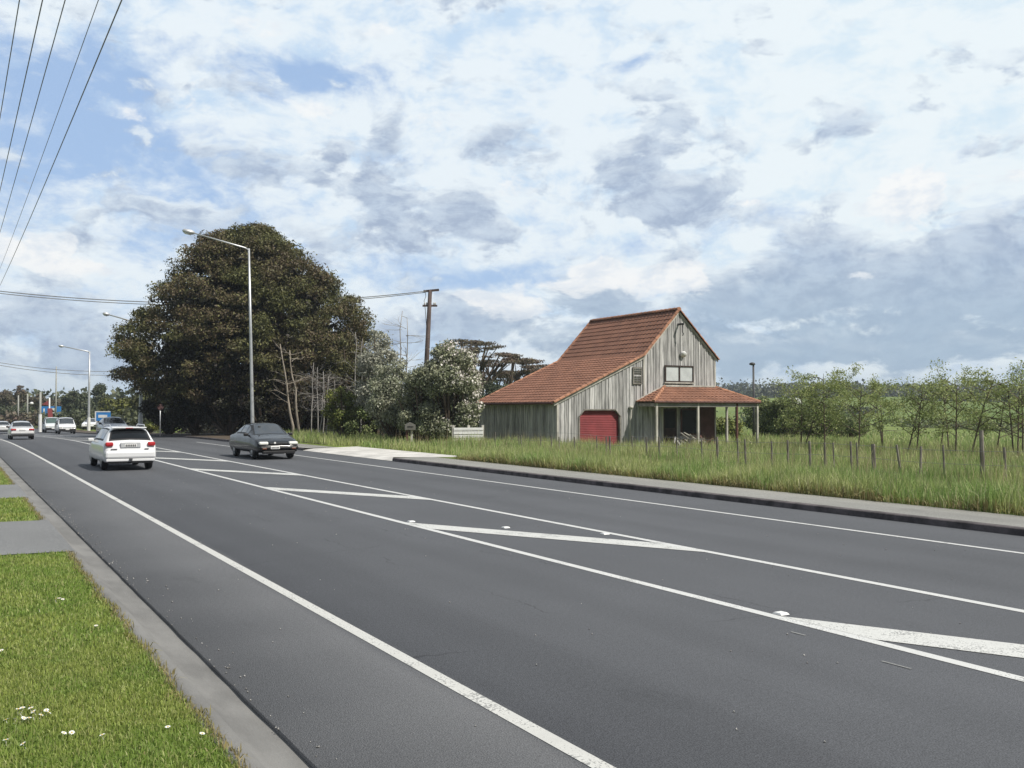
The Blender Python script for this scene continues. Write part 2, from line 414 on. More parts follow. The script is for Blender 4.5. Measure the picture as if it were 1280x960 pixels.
for a, b in ((13.65, 17.65), (22.35, 26.3)):
    n = 10; vs = []; fs = []
    for i in range(n + 1):
        d = 1.40 - i * (14.0 / n)
        for s in (a - (.0 if i > 1 else .0), b): vs.append((d, s, (.106 + .004) if i == 0 else float(gz(d, s)) + .012))
    for i in range(n): fs.append((2 * i, 2 * i + 1, 2 * i + 3, 2 * i + 2))
    struct(MB().add(vs, fs).build('driveway', M_DRIVE))

def line(name, d, w, s0, s1, mat, z=.004): return sweep(name, [(d - w / 2, z), (d + w / 2, z)], s0, s1, mat)
line('edge_line', 3.08, .115, -20, 150, M_PAINTN)
line('median_line', 6.69, .12, -20, 200, M_PAINT)
line('median_line', 8.93, .12, -20, 200, M_PAINT)
line('edge_line', 12.50, .10, -20, 58, M_PAINT)
for k in range(-1, 13):
    s0 = 6.55 + 8.63 * k
    a = Vector((6.75, s0, .008)); b = Vector((8.87, s0 - 4.15, .008))
    w = .60 * (b.y - a.y) / (b - a).length; along = 1.05
    # a slanted bar cut off along the two median lines
    P = [(6.75, a.y), (8.87, b.y), (8.87, b.y - along), (6.75, a.y - along)]
    vs = [(p[0] + float(bend(p[1])), p[1], .0055 + float(dip(p[1]))) for p in P]
    struct(MB().add(vs, [(0, 1, 2, 3)]).build('hatch_bar', M_PAINTW))
# faint scraped dashes of an older line in the near lane
for (d, s, l) in ((6.35, 5.9, .16), (6.22, 4.75, .26)):
    struct(MB().add([(d, s, .0045), (d + .025, s, .0045), (d + .02, s + l, .0045), (d - .005, s + l, .0045)], [(0, 1, 2, 3)]).build('old_marking', paintmat('ghost_paint', .12, (.26, .26, .25)) if 'ghost_paint' not in MATS else MATS['ghost_paint']))

def ray_ground(px, py, z=0.0):
    rx = (px - 640) / 1200; ry = (480 - py) / 1200
    up = ry * math.cos(PIT) + math.sin(PIT); fw = math.cos(PIT) - ry * math.sin(PIT)
    t = (CAM_H - z) / -up; X = rx * t; Z = fw * t
    return (X * math.cos(TH) + Z * math.sin(TH), -X * math.sin(TH) + Z * math.cos(TH))
stud = MB().add([(-.055, -.06, 0), (.055, -.06, 0), (.055, .06, 0), (-.055, .06, 0), (-.045, -.04, .017), (.045, -.04, .017), (.045, .04, .017), (-.045, .04, .017)],
                [(3, 2, 1, 0), (4, 5, 6, 7), (0, 1, 5, 4), (1, 2, 6, 5), (2, 3, 7, 6), (3, 0, 4, 7)])
st0 = None
for (px, py), lb in zip(((976, 768), (514, 652.5), (632, 660), (756, 668)),
        ('white road stud at the tip of the nearest hatched bar', 'white road stud where the second hatched bar meets the near median line', 'white road stud midway along the second hatched bar', 'white road stud on the far median line at the end of the second bar')):
    x, y = ray_ground(px, py)
    o = stud.build('road_stud', M_WHITE) if st0 is None else st0.copy()
    if st0 is not None: COL.objects.link(o)
    st0 = st0 or o
    o.location = (x, y, .004); tag(o, lb, 'road stud', 'raised white studs along the median')

# ---------------------------------------------------------------- the barn-like house
HX, HY, HZ = 25.6, 39.5, -.2
house = thing('barn_house', 'weathered grey board house with steep red tiled roof, verandah and red roller door', 'house', (HX, HY, HZ))
W_, D_ = 10.18, 7.95
EL, KX, KZ, RX, RZ, ER = 2.58, 5.3, 4.92, 7.65, 7.37, 5.02
def roofz(x): return float(np.interp(x, [0, KX, RX, W_], [EL, KZ, RZ, ER]))
DX0, DX1, DZ = 1.30, 3.76, 2.07
def boards(mb, x0, x1, zb, zt, axis, face, sgn, wmin=.16, wmax=.30):
    """upright boards with battens over their joints; axis 'x' = along x at y=face"""
    x = x0; 
    while x < x1 - .01:
        w = min(random.uniform(wmin, wmax), x1 - x); off = random.uniform(.014, .028)
        a, b = x + .004, x + w - .004
        for (p, q2, o1) in ((a, b, off), (b - .032, min(b + .03, x1), off + .024)):
            zs = [(p, zb(p)), (q2, zb(q2)), (q2, zt(q2)), (p, zt(p))]
            if min(zs[2][1] - zs[1][1], zs[3][1] - zs[0][1]) < .02: continue
            if axis == 'x': mb.prism(zs, 'y', face, face + sgn * o1)
            else: mb.prism(zs, 'x', face, face + sgn * o1)
        x += w
    return mb
fw = MB()
prof = [(0, 0), (DX0, 0), (DX0, DZ - .28), (DX0 + .26, DZ), (DX1 - .26, DZ), (DX1, DZ - .28), (DX1, 0), (W_, 0), (W_, ER), (RX, RZ), (KX, KZ), (0, EL)]
def fzb(x):
    if DX0 < x < DX1:
        return float(np.interp(x, [DX0, DX0 + .26, DX1 - .26, DX1], [DZ - .28, DZ, DZ, DZ - .28])) + .01
    return 0.0
for a, b in ((0, DX0 - .01), (DX0 + .0, DX1), (DX1 + .01, KX), (KX, RX), (RX, W_)):
    boards(fw, a, b, fzb, lambda x: roofz(x) - .06, 'x', 0, -1)
wf = fw.build('wall', M_BOARD, house); wf['label'] = 'weathered front gable wall of upright boards'
bk = MB()   # solid wall behind the boards, in convex pieces round the door
for poly in ([(0, 0), (DX0, 0), (DX0, roofz(DX0) - .08), (0, EL - .08)], [(DX0, DZ - .28), (DX0 + .26, DZ), (DX0 + .26, roofz(DX0 + .26) - .08), (DX0, roofz(DX0) - .08)],
             [(DX0 + .26, DZ), (DX1 - .26, DZ), (DX1 - .26, roofz(DX1 - .26) - .08), (DX0 + .26, roofz(DX0 + .26) - .08)],
             [(DX1 - .26, DZ), (DX1, DZ - .28), (DX1, roofz(DX1) - .08), (DX1 - .26, roofz(DX1 - .26) - .08)],
             [(DX1, 0), (KX, 0), (KX, KZ - .08), (DX1, roofz(DX1) - .08)], [(KX, 0), (RX, 0), (RX, RZ - .08), (KX, KZ - .08)], [(RX, 0), (W_, 0), (W_, ER - .08), (RX, RZ - .08)]):
    bk.prism(poly, 'y', .001, .14)
for poly in ([(0, 0), (KX, 0), (KX, KZ - .08), (0, EL - .08)], [(KX, 0), (RX, 0), (RX, RZ - .08), (KX, KZ - .08)], [(RX, 0), (W_, 0), (W_, ER - .08), (RX, RZ - .08)]):
    bk.prism(poly, 'y', D_ - .14, D_)
bk.box(.001, .14, .142, D_ - .142, 0, EL - .1); bk.box(W_ - .14, W_ - .001, .142, D_ - .142, 0, ER - .1)
bk.build('wall_lining', M_BACK, house)
o = boards(MB(), .0, D_, lambda x: 0, lambda x: EL - .1, 'y', 0, -1).build('wall', M_BOARD, house); o['label'] = 'shaded side wall facing the road'
boards(MB(), .0, D_, lambda x: 0, lambda x: ER - .1, 'y', W_, 1).build('wall', M_BOARD, house)
boards(MB(), .0, W_, lambda x: 0, lambda x: roofz(x) - .1, 'x', D_, 1).build('wall', M_BOARD, house)
for b_ in ((-.05, .06, -.06, -.03, 0, EL - .12), (W_ - .05, W_ + .045, -.06, -.03, 0, ER - .1), (KX - .03, KX + .05, -.075, -.05, 2.6, KZ - .12)): MB().box(*b_).build('corner_board', M_TRIM, house)
# roller door with its slats and surround
dr = MB(); nsl = 23
for i in range(nsl):
    z0 = .02 + i * (DZ - .03) / nsl; z1 = z0 + (DZ - .03) / nsl - .006
    dr.add([(DX0 - .05, .10, z0), (DX1 + .05, .10, z0), (DX1 + .05, .092, (z0 + z1) / 2), (DX0 - .05, .092, (z0 + z1) / 2), (DX0 - .05, .10, z1), (DX1 + .05, .10, z1)], [(0, 1, 2, 3), (3, 2, 5, 4)])
dr.box(DX0 - .05, DX1 + .05, .103, .13, 0, DZ)
dr.build('roller_door', M_DOORR, house)
ds = MB()
ds.box(DX0 - .08, DX0 - .001, -.075, -.045, 0, DZ - .28); ds.box(DX1 + .001, DX1 + .07, -.075, -.045, 0, DZ - .28)
ds.beam((DX0 - .03, -.058, DZ - .30), (DX0 + .28, -.058, DZ + .035), .03, .07, (0, -1, 0)).beam((DX1 + .03, -.058, DZ - .30), (DX1 - .28, -.058, DZ + .035), .03, .07, (0, -1, 0))
ds.box(DX0 + .26, DX1 - .26, -.075, -.045, DZ + .004, DZ + .07)
ds.build('door_frame', pmat('frame_timber', (.21, .195, .17), .85, var=.3, scale=4), house)
# upper window
wx0, wx1, wz0, wz1 = 6.67, 8.62, 3.55, 4.44
wfm = MB()
for b in ((wx0, wx1, wz0, wz0 + .07), (wx0, wx1, wz1 - .07, wz1)): wfm.box(b[0], b[1], -.12, -.05, b[2], b[3])
for xx in (wx0, (wx0 + wx1) / 2 - .04, wx1 - .07): wfm.box(xx, xx + (.08 if 0 < xx - wx0 < 1 else .07), -.118, -.052, wz0 + .071, wz1 - .071)
win = wfm.build('window', M_DARKW, house)
MB().box(wx0 + .07, wx1 - .07, -.082, -.078, wz0 + .07, wz1 - .07).build('pane', (lambda: (lambda m: m)(pmat('window_glass', (.55, .58, .57), .08, var=.1, scale=2, spec=.6)))(), win)
cu = MB()
for a, b in ((wx0 + .09, wx0 + .80), (wx1 - .82, wx1 - .09)):
    n = 14
    for i in range(n):
        x0 = a + (b - a) * i / n; x1 = a + (b - a) * (i + 1) / n; y0 = -.062 + .006 * (i % 2); y1 = -.062 + .006 * ((i + 1) % 2)
        cu.add([(x0, y0, wz0 + .08), (x1, y1, wz0 + .08), (x1, y1, wz1 - .08), (x0, y0, wz1 - .08)], [(0, 1, 2, 3)])
cu.build('curtain', M_CURT, win)
MB().box(wx0 - .05, wx1 + .05, -.15, -.05, wz0 - .06, wz0 - .002).build('sill', M_TRIM, win)
# louvred vent
lx0, lx1, lz0, lz1 = 4.58, 5.16, 3.42, 4.30
lv = MB()
lv.box(lx0, lx1, -.10, -.05, lz0, lz0 + .06); lv.box(lx0, lx1, -.10, -.05, lz1 - .06, lz1); lv.box(lx0, lx0 + .06, -.10, -.05, lz0 + .06, lz1 - .06); lv.box(lx1 - .06, lx1, -.10, -.05, lz0 + .06, lz1 - .06)
lw = lv.build('window', MATS['frame_timber'], house); lw['label'] = 'small louvred window'
ls = MB()
for i in range(7):
    z = lz0 + .1 + i * .105
    if i == 3: ls.box(lx0 + .06, lx1 - .06, -.095, -.06, z, z + .05); continue
    ls.beam((lx0 + .06, -.072, z + .03), (lx1 - .06, -.072, z + .03), .012, .10, (0, -.7, 1))
ls.build('louvre', M_BOARD, lw)
MB().box(lx0 + .06, lx1 - .06, -.05, -.045, lz0 + .06, lz1 - .06).build('pane', M_BACK, lw)
# floodlight, hoist hook, vent pipe
fl = MB().lathe((0, 0, 0), [(.05, 0), (.15, .04), (.17, .16), (.15, .2)], 14)
fo = fl.build('floodlight', M_WHITE, house, True); fo.location = (7.92, -.06, 5.10); fo.rotation_euler = (R(118), 0, R(-25))
MB().box(7.86, 7.98, -.09, -.045, 5.06, 5.2).box(7.83, 7.93, -.16, -.07, 4.93, 5.03).build('floodlight_bracket', M_DKMET, house)
MB().beam((7.62, .0, 6.62), (7.62, -.5, 6.62), .08, .1).tube([(7.62, -.4, 6.58), (7.62, -.4, 6.2), (7.66, -.4, 6.1), (7.62, -.4, 6.0)], .03, 5).build('hoist_beam', M_DKMET, house)
MB().tube([(4.35, -.13, 0), (4.35, -.13, 1.25), (4.42, -.13, 2.05), (4.42, -.13, 2.2)], .05, 8).lathe((4.42, -.13, 2.16), [(.09, 0), (.12, .05), (.10, .12), (.03, .15)], 10).build('vent_pipe', M_TRIM, house, True)

def tiles(mb, o, along, up, nrm, L0, L1, ext=None, tw=.30, th=.34):
    """roof tiles in courses; o eave corner, along/up/nrm unit vectors, ext(h)->(a,b) range along the course"""
    o = Vector(o); along = Vector(along); up = Vector(up); nrm = Vector(nrm)
    n = max(1, round(L1 / th)); th = L1 / n
    for r in range(n):
        h0 = r * th; a, b = (0, L0) if ext is None else ext(h0 + th / 2)
        k = max(1, round((b - a) / tw)); w = (b - a) / k
        for c in range(k):
            x0 = a + c * w; jit = random.uniform(-.004, .006); vs = []
            prf = ((0, .018), (.22, .045), (.5, .03), (.75, .012), (1.0, .018))
            for hh, lift in ((-.03, .034 + jit), (-.03, .008), (th, 0.006)):
                for u, z in prf:
                    vs.append(o + along * (x0 + u * w) + up * (h0 + hh) + nrm * ((z if lift > .02 else (z if hh > 0 else 0)) + lift))
            fs = []
            for i in range(4): fs += [(i, i + 1, 11 + i, 10 + i), (5 + i, 6 + i, i + 1, i)]
            mb.add(vs, fs)
    return mb
def caps(mb, a, b, r=.1, step=.36, nrm=(0, 0, 1)):
    a = Vector(a); b = Vector(b); d = b - a; L = d.length; d.normalize(); n = max(1, round(L / step)); st = L / n
    sd = d.cross(Vector(nrm)).normalized(); u = sd.cross(d).normalized()
    for i in range(n):
        p = a + d * (st * i - .02); q = p + d * (st + .02); vs = []
        for pt, rr in ((p, r * 1.12), (q, r * .94)):
            for k in range(6):
                an = math.pi * k / 5
                vs.append(pt + sd * math.cos(an) * rr + u * (math.sin(an) * rr - .03))
        mb.add(vs, [(k, k + 1, 7 + k, 6 + k) for k in range(5)] + [(0, 1, 2, 3, 4, 5), (11, 10, 9, 8, 7, 6)])
    return mb
OH = .09
rf = MB()
def slope(x0, z0, x1, z1, ext0=0.0, drop=0):
    d = Vector((x1 - x0, 0, z1 - z0)); L = d.length; u = d / L
    nrm = Vector((-u.z, 0, u.x)) if u.x > 0 else Vector((u.z, 0, -u.x))
    return Vector((x0, -OH, z0)) - u * ext0, u, nrm, L + ext0
for (x0, z0, x1, z1, e) in ((0, EL, KX, KZ, .3), (KX, KZ, RX, RZ, 0), (W_, ER, RX, RZ, .28)):
    o_, u, nrm, L = slope(x0, z0, x1, z1, e)
    tiles(rf, o_, (0, 1, 0), u, nrm, D_ + 2 * OH, L)
roof = rf.build('roof', M_TILE, house)
sl = MB()
for (x0, z0, x1, z1, e) in ((0, EL, KX, KZ, .3), (KX, KZ, RX, RZ, 0), (W_, ER, RX, RZ, .28)):
    o_, u, nrm, L = slope(x0, z0, x1, z1, e)
    e_ = o_ + u * L; dn = nrm * -.05
    a = [o_ + Vector((0, .03, 0)), e_ + Vector((0, .03, 0)), e_ + Vector((0, D_ + 2 * OH - .03, 0)), o_ + Vector((0, D_ + 2 * OH - .03, 0))]
    sl.add(a + [p + dn for p in a], [(0, 1, 2, 3), (7, 6, 5, 4), (0, 4, 5, 1), (1, 5, 6, 2), (2, 6, 7, 3), (3, 7, 4, 0)])
sl.build('roof_deck', M_DARKW, roof)
cp = MB()
for yy in (-OH, D_ + OH):
    caps(cp, (-.25, yy, EL - .10), (KX, yy, KZ + .03)); caps(cp, (KX, yy, KZ + .03), (RX, yy, RZ + .05)); caps(cp, (W_ + .2, yy, ER - .18), (RX, yy, RZ + .05))
caps(cp, (RX, -OH, RZ + .07), (RX, D_ + OH, RZ + .07), .13)
cp.build('ridge_tile', M_CAP, roof)
bb = MB()
bb.beam((-.25, -OH + .02, EL - .22), (KX, -OH + .02, KZ - .10), .03, .15); bb.beam((KX, -OH + .021, KZ - .10), (RX, -OH + .021, RZ - .10), .028, .10); bb.beam((W_ + .2, -OH + .021, ER - .3), (RX, -OH + .021, RZ - .10), .028, .10)
bb.box(-.24, -.20, -OH + .05, D_ + OH, EL - .24, EL - .13)
bb.build('barge_board', M_TRIM, roof)
MB().tube([(-.32, -OH, EL - .16), (-.32, D_ + OH, EL - .17)], .06, 8).build('gutter', M_BROWN, roof)

# verandah
VE, VT, VY, VX0, VX1, VB = 2.51, 3.30, -1.45, 4.83, 12.12, 2.2
vr = MB()
u = Vector((0, 1.45, VT - VE)); L = u.length; un = u.normalized(); nn = Vector((0, -un.z, un.y))
tl = 6.67 - VX0; tr_ = VX1 - W_
tiles(vr, (VX0, VY, VE), (1, 0, 0), un, nn, VX1 - VX0, L, lambda h: (tl * h / L, VX1 - VX0 - tr_ * h / L), .28, .29)
u2 = Vector((tl, 0, VT - VE)); L2 = u2.length; u2n = u2.normalized(); n2 = Vector((-u2n.z, 0, u2n.x))
tiles(vr, (VX0, 0, VE), (0, -1, 0), u2n, n2, 1.45, L2, lambda h: (0, 1.45 * (1 - h / L2) + .02), .28, .29)
u3 = Vector((-tr_, 0, VT - VE)); L3 = u3.length; u3n = u3.normalized(); n3 = Vector((-u3n.z, 0, u3n.x)) * -1
tiles(vr, (VX1, VY, VE), (0, 1, 0), u3n, n3, VB - VY, L3, lambda h: (1.45 * h / L3, VB - VY), .28, .29)
vroof = vr.build('verandah_roof', M_TILE, house)
caps(MB(), (VX0, VY, VE + .04), (6.67, -.05, VT + .05), .09).build('ridge_tile', M_CAP, vroof); caps(MB(), (VX1, VY, VE + .04), (W_, -.02, VT + .05), .09).build('ridge_tile', M_CAP, vroof)
fl_ = MB(); fl_.box(6.6, W_ + .02, -.09, -.03, VT + .02, VT + .10); fl_.beam((VX0 - .02, -.07, VE + .03), (6.67, -.07, VT + .08), .05, .10)
fl_.build('flashing', M_TRIM, vroof)
so = MB(); so.box(VX0 + .05, VX1 - .05, VY + .06, -.08, VE - .07, VE - .03); so.box(W_ + .07, VX1 - .05, -.078, VB, VE - .07, VE - .03)
so.build('soffit', M_DARKW, vroof)
bm_ = MB(); bm_.box(VX0 + .08, VX1 - .08, VY + .05, VY + .09, VE - .26, VE - .071); bm_.box(VX1 - .12, VX1 - .08, VY + .091, VB, VE - .26, VE - .071)
bm_.box(VX0 + .08, VX0 + .12, VY + .091, -.08, VE - .24, VE - .071)
bm_.build('verandah_beam', pmat('beam_timber', (.28, .27, .25), .85, var=.25, scale=3, stretch=(.3, 1, 1)), house)
MB().tube([(VX0, VY - .04, VE - .02), (VX1, VY - .04, VE - .02)], .055, 8).build('gutter', M_BROWN, vroof)
for (x, y, dk) in ((5.08, -1.36, 0), (7.80, -1.36, 0), (10.50, -1.36, 1), (11.98, -1.36, 0), (11.98, 1.0, 0)):
    o = MB().box(x - .055, x + .055, y - .055, y + .055, 0, VE - .072).build('verandah_post', M_BROWN if dk else M_TRIM, house, bevel=.006)
    if dk: o['label'] = 'dark stained verandah post'
MB().box(VX0 + .1, VX1, VY, -.06, .02, .12).box(W_ + .05, VX1, -.058, VB, .02, .12).build('verandah_floor', M_BACK, house)
dpar = MB().box(6.55, 7.45, -.09, -.055, .13, 2.15).build('door', M_DARKW, house)
MB().box(6.66, 7.34, -.095, -.088, 1.15, 2.02).build('pane', M_GLASS, dpar)
MB().box(6.46, 6.549, -.10, -.055, .13, 2.2).box(7.451, 7.54, -.10, -.055, .13, 2.2).box(6.46, 7.54, -.10, -.055, 2.201, 2.29).build('frame', M_TRIM, dpar)
w2 = MB().box(7.75, 9.0, -.10, -.055, .75, .82).box(7.75, 9.0, -.10, -.055, 2.08, 2.15).box(7.75, 7.82, -.10, -.055, .82, 2.08).box(8.93, 9.0, -.10, -.055, .82, 2.08).build('window', M_BROWN, house)
MB().box(7.82, 8.93, -.07, -.062, .82, 2.08).build('pane', M_GLASS, w2)
MB().box(9.1, 10.1, -.08, -.055, .13, 2.38).build('wall_panel', M_BROWN, house)
# rubbish heaped under the verandah
tp = thing('timber_pile', 'heap of old timber offcuts and rubbish lying under the verandah', 'timber pile', (HX + 7.9, HY - .75, HZ + .12))
for i in range(26):
    a = random.uniform(0, math.pi); l = random.uniform(.4, 1.3); x = random.uniform(-1.3, 1.2); y = random.uniform(-.25, .3); z = .05 + .55 * random.random() * (1 - abs(x) / 1.6)
    MB().beam((x - l / 2 * math.cos(a), y - .2 * math.sin(a), z), (x + l / 2 * math.cos(a), y + .2 * math.sin(a), z + random.uniform(-.03, .45)), random.uniform(.04, .12), random.uniform(.03, .09)).build('offcut', random.choice((M_TRIM, M_BOARD, M_BROWN, M_BACK)), tp)

# ---------------------------------------------------------------- street lamps, poles, wires, signs
def lamp(x, y, h, arm, rise, label, lean=0, collar=False, r=.10):
    z = gxy(x, y) if y > 50 else .1
    t = thing('street_lamp', label, 'street lamp', (x, y, z), 0, 'street lamps along the road')
    MB().tube([(0, 0, 0), (0, 0, 1.2), (-lean * .5, 0, h * .55), (-lean, 0, h)], [r * 1.15, r * 1.05, r * .8, r * .55], 10).build('pole', M_GALV, t, True)
    MB().tube([(-lean, 0, h - .1), (-lean - arm * .06, 0, h + rise * .03), (-lean - arm * .85, 0, h + rise * .88)], [r * .52, r * .5, r * .36], 8).build('arm', M_GALV, t, True)
    hd = MB(); a = Vector((-lean - arm * .82, 0, h + rise * .86)); b = Vector((-lean - arm, 0, h + rise))
    d = (b - a).normalized()
    hd.tube([a, a + d * .08, a + d * .25, b - d * .08, b], [.06, .11, .15, .12, .04], 10)
    hd.build('lamp_head', M_GALV, t, True)
    MB().tube([a + d * .2 + Vector((0, 0, -.1)), b - d * .12 + Vector((0, 0, -.1))], .075, 8).build('lens', M_LAMPW, t, True)
    if collar: MB().tube([(0, 0, 0.01), (0, 0, 1.6)], r * 1.3, 12).build('painted_base', M_WHITE, t)
    return t
lamp(15.15, 56.0, 11.2, 3.75, .72, 'tall galvanised street lamp with bent arm in front of the big tree', .28)
lamp(13.55, 84.5, 9.2, 3.0, .7, 'street lamp with a white painted base, pole half hidden by the big tree', 0, True, .14)
lamp(14.2, 125, 9.5, 3.4, .6, 'distant street lamp with a pale painted base and arm reaching over the road', 0, True, .15)
x_, y_ = at(942, 62)
t = thing('yard_lamp', 'thin dark lamp post standing behind the verandah', 'lamp post', (x_, y_, gxy(x_, y_)))
MB().tube([(0, 0, 0), (0, 0, 5.1)], [.09, .06], 8).build('pole', M_DKMET, t, True)
MB().lathe((-.1, 0, 5.05), [(.06, 0), (.2, .05), (.17, .16), (.03, .2)], 10).build('lamp_head', M_DKMET, t, True)

upx, upy = at(529, 78)
up_ = thing('utility_pole', 'leaning brown timber power pole with crossarms rising behind the flowering bush', 'utility pole', (upx, upy, -.1))
UT = Vector((.55, -.12, hz(362, 78) + .1))
MB().tube([(-.1, 0, 0), (UT.x * .5, UT.y * .5, UT.z * .5), tuple(UT)], [.23, .20, .16], 12).build('pole', M_POLE, up_, True)
ax = Vector((math.cos(TH), -math.sin(TH), 0))
c1 = MB().beam(UT + Vector((0, 0, -.12)) - ax * .55, UT + Vector((0, 0, -.0)) + ax * .72, .2, .17).build('crossarm', M_POLE, up_)
MB().beam(UT + Vector((0, 0, -1.3)) - ax * .62, UT + Vector((0, 0, -1.3)) + ax * .58, .15, .15).build('crossarm', M_POLE, up_)
for k in (-.45, -.28, .3, .42):
    MB().lathe(UT + ax * k + Vector((0, 0, -1.22)), [(.03, 0), (.07, .03), (.06, .09), (.075, .11), (.03, .2)], 8).build('insulator', M_CERAM, up_)
MB().tube([UT + ax * -.4 + Vector((0, 0, -.2)), UT + ax * -.36 + Vector((0, 0, -.55)), UT + ax * -.5 + Vector((0, 0, -.9)), UT + ax * -.4 + Vector((0, 0, -1.6)), UT + ax * -.3 + Vector((0, 0, -3))], .025, 5).build('service_cable', M_WIRE, up_)
def wire(a, b, sag, r, label, group, cat='power line', n=24):
    a = Vector(a); b = Vector(b); pts = []
    for i in range(n + 1):
        t_ = i / n; p = a.lerp(b, t_); p.z -= sag * 4 * t_ * (1 - t_); pts.append(p)
    return tag(MB().tube(pts, r, 5).build('power_cable', M_WIRE, None, True), label, cat, group)
UW = Vector((upx, upy, -.1)) + UT
wl0 = at(-60, 72)
wire(UW + Vector((-.35, 0, -.12)), (*wl0, hz(357, 72)), 1.15, .035, 'upper of two thin cables strung across the road behind the big tree', 'cables crossing the road')
wire(UW + Vector((-.35, .3, -.2)), (wl0[0], wl0[1] + .3, hz(359, 72)), 1.2, .03, 'lower of two thin cables strung across the road behind the big tree', 'cables crossing the road')
for Hh, ratio, lb, rr in ((6.5, .333, 'thickest overhead wire, rightmost of the five at the top left', .011), (6.75, .286, 'thin pale overhead wire beside the rightmost thick one', .007), (6.6, .218, 'third overhead wire, middle of the five', .009), (6.6, .172, 'fourth overhead wire from the right, nearly upright in view', .010), (6.5, .125, 'leftmost overhead wire, cut by the corner of the view', .009)):
    wire((Hh * ratio, -22, CAM_H + Hh + .2), (Hh * ratio, 60, CAM_H + Hh + .2), .45, rr, lb, 'overhead wires above the verge')
a_ = at(-20, 118); b_ = at(230, 125)
wire((*a_, hz(450, 118)), (*b_, hz(458, 125)), 1.0, .035, 'distant sagging cable above the far vans', 'far cables over the road')
wire((*a_, hz(453, 118)), (*b_, hz(464, 125)), 1.0, .035, 'second distant sagging cable just under the other', 'far cables over the road')

def post(px, Z, ptop, label, mat, r, collar=0, name='pole', cat='pole', r2=None):
    x, y = at(px, Z); z = gxy(x, y); h = hz(ptop, Z) - z
    t = thing(name, label, cat, (x, y, z))
    MB().tube([(0, 0, 0), (0, 0, h)], [r, r2 or r * .75], 8).build('shaft', mat, t, True)
    if collar: MB().tube([(0, 0, .01), (0, 0, collar)], r * 1.3, 10).build('painted_base', M_WHITE, t)
    return t, h
M_CPOLE = pmat('concrete_pole', (.33, .33, .30), .8, var=.1)
post(50.5, 108, 490, 'grey concrete pole with white foot left of the blue sign', M_CPOLE, .14, 2.0, 'concrete_pole', 'pole')
post(23, 150, 494, 'thin grey pole rising behind the silver car', M_CPOLE, .13, 0, 'concrete_pole', 'pole')
t_, h_ = post(34.5, 150, 492, 'grey pole with a small white globe lamp behind the silver car', M_CPOLE, .13, 0, 'lamp_pole', 'lamp post')
MB().tube([(0, 0, h_ - 1.6), (.5, -.28, h_ - 1.5)], .06, 6).build('arm', M_CPOLE, t_)
MB().lathe((.55, -.3, h_ - 1.75), [(.05, 0), (.24, .1), (.28, .25), (.18, .42), (.05, .46)], 10).build('globe', M_WHITE, t_, True)
post(70, 150, 458, 'tall slender grey mast above the large blue sign', M_CPOLE, .15, 0, 'mast', 'pole', .08)
t_, h_ = post(62, 125, 497, 'white post with red flag shaped panel before the blue sign', M_WHITE, .11, 0, 'flag_post', 'sign')
MB().add([(-.9, .25, h_ - .9), (-.12, .03, h_ - .35), (-.12, .03, h_ - 1.0)], [(0, 1, 2)]).prism([(-.15, 1.3), (.42, 1.3), (.32, 2.7), (-.25, 2.7)], 'y', -.14, -.05).build('red_panel', M_SRED, t_)
def board_sign(px0, px1, py0, py1, Z, label, bars, feet=True):
    x, y = at((px0 + px1) / 2, Z); z0, z1 = hz(py1, Z), hz(py0, Z); w = (px1 - px0) * Z / 1200; g = gxy(x, y)
    t = thing('roadside_sign', label, 'sign', (x, y, g), -TH * .8)
    MB().box(-w / 2, w / 2, -.06, .06, z0 - g, z1 - g).build('panel', M_BLUE, t, bevel=.02)
    for xx in (-w * .36, w * .36): MB().tube([(xx, .02, 0), (xx, .02, z0 - g + .1)], .07, 8).build('leg', M_GALV, t)
    for (a, b, c, d, mm) in bars: MB().box(-w / 2 + a * w, -w / 2 + b * w, -.075, -.062, z0 - g + c * (z1 - z0), z0 - g + d * (z1 - z0)).build('emblem', mm, t)
    return t
board_sign(52, 76, 508, 521.5, 150, 'large plain blue roadside sign with white patch behind the vans', ((.52, .78, .35, .85, M_WHITE), (.12, .2, .25, .8, M_WHITE)))
board_sign(119.5, 138, 514, 526, 100, 'small blue sign with white border and white band near parked dark car', ((.0, 1, .9, 1.0, M_WHITE), (0, .08, .0, .89, M_WHITE), (.22, .8, .32, .62, M_WHITE)))
x_, y_ = at(200.5, 66); g_ = gxy(x_, y_)
t_ = thing('round_sign', 'round road sign seen on a grey post beside the dark trees', 'sign', (x_, y_, g_))
MB().tube([(0, 0, 0), (0, 0, 2.15)], .035, 8).build('post', M_GALV, t_, True)
o = MB().lathe((0, 0, 0), [(.20, -.012), (.21, 0), (.20, .012)], 20).build('disc', pmat('sign_brown', (.075, .035, .033), .7), t_); o.location = (0, -.07, 2.0); o.rotation_euler = (R(90), 0, 0)
x_, y_ = at(513, 45.5); g_ = gxy(x_, y_)
t_ = thing('letterbox', 'small grey letterbox on a short post in front of the bush', 'letterbox', (x_, y_, g_), -TH * .6); t_.scale = (.82, .82, .9)
MB().box(-.26, -.14, -.05, .05, 0, .95).build('post', M_BROWN, t_); MB().box(.02, .14, -.05, .05, 0, .95).build('post', M_TRIM, t_)
MB().prism([(-.32, .95), (.28, .95), (.28, 1.22), (-.02, 1.36), (-.32, 1.22)], 'y', -.2, .22).build('box', pmat('letterbox_grey', (.13, .125, .11), .7, var=.3), t_, bevel=.01)
MB().box(-.2, .16, -.215, -.201, 1.1, 1.15).build('slot', M_BLACK, t_)
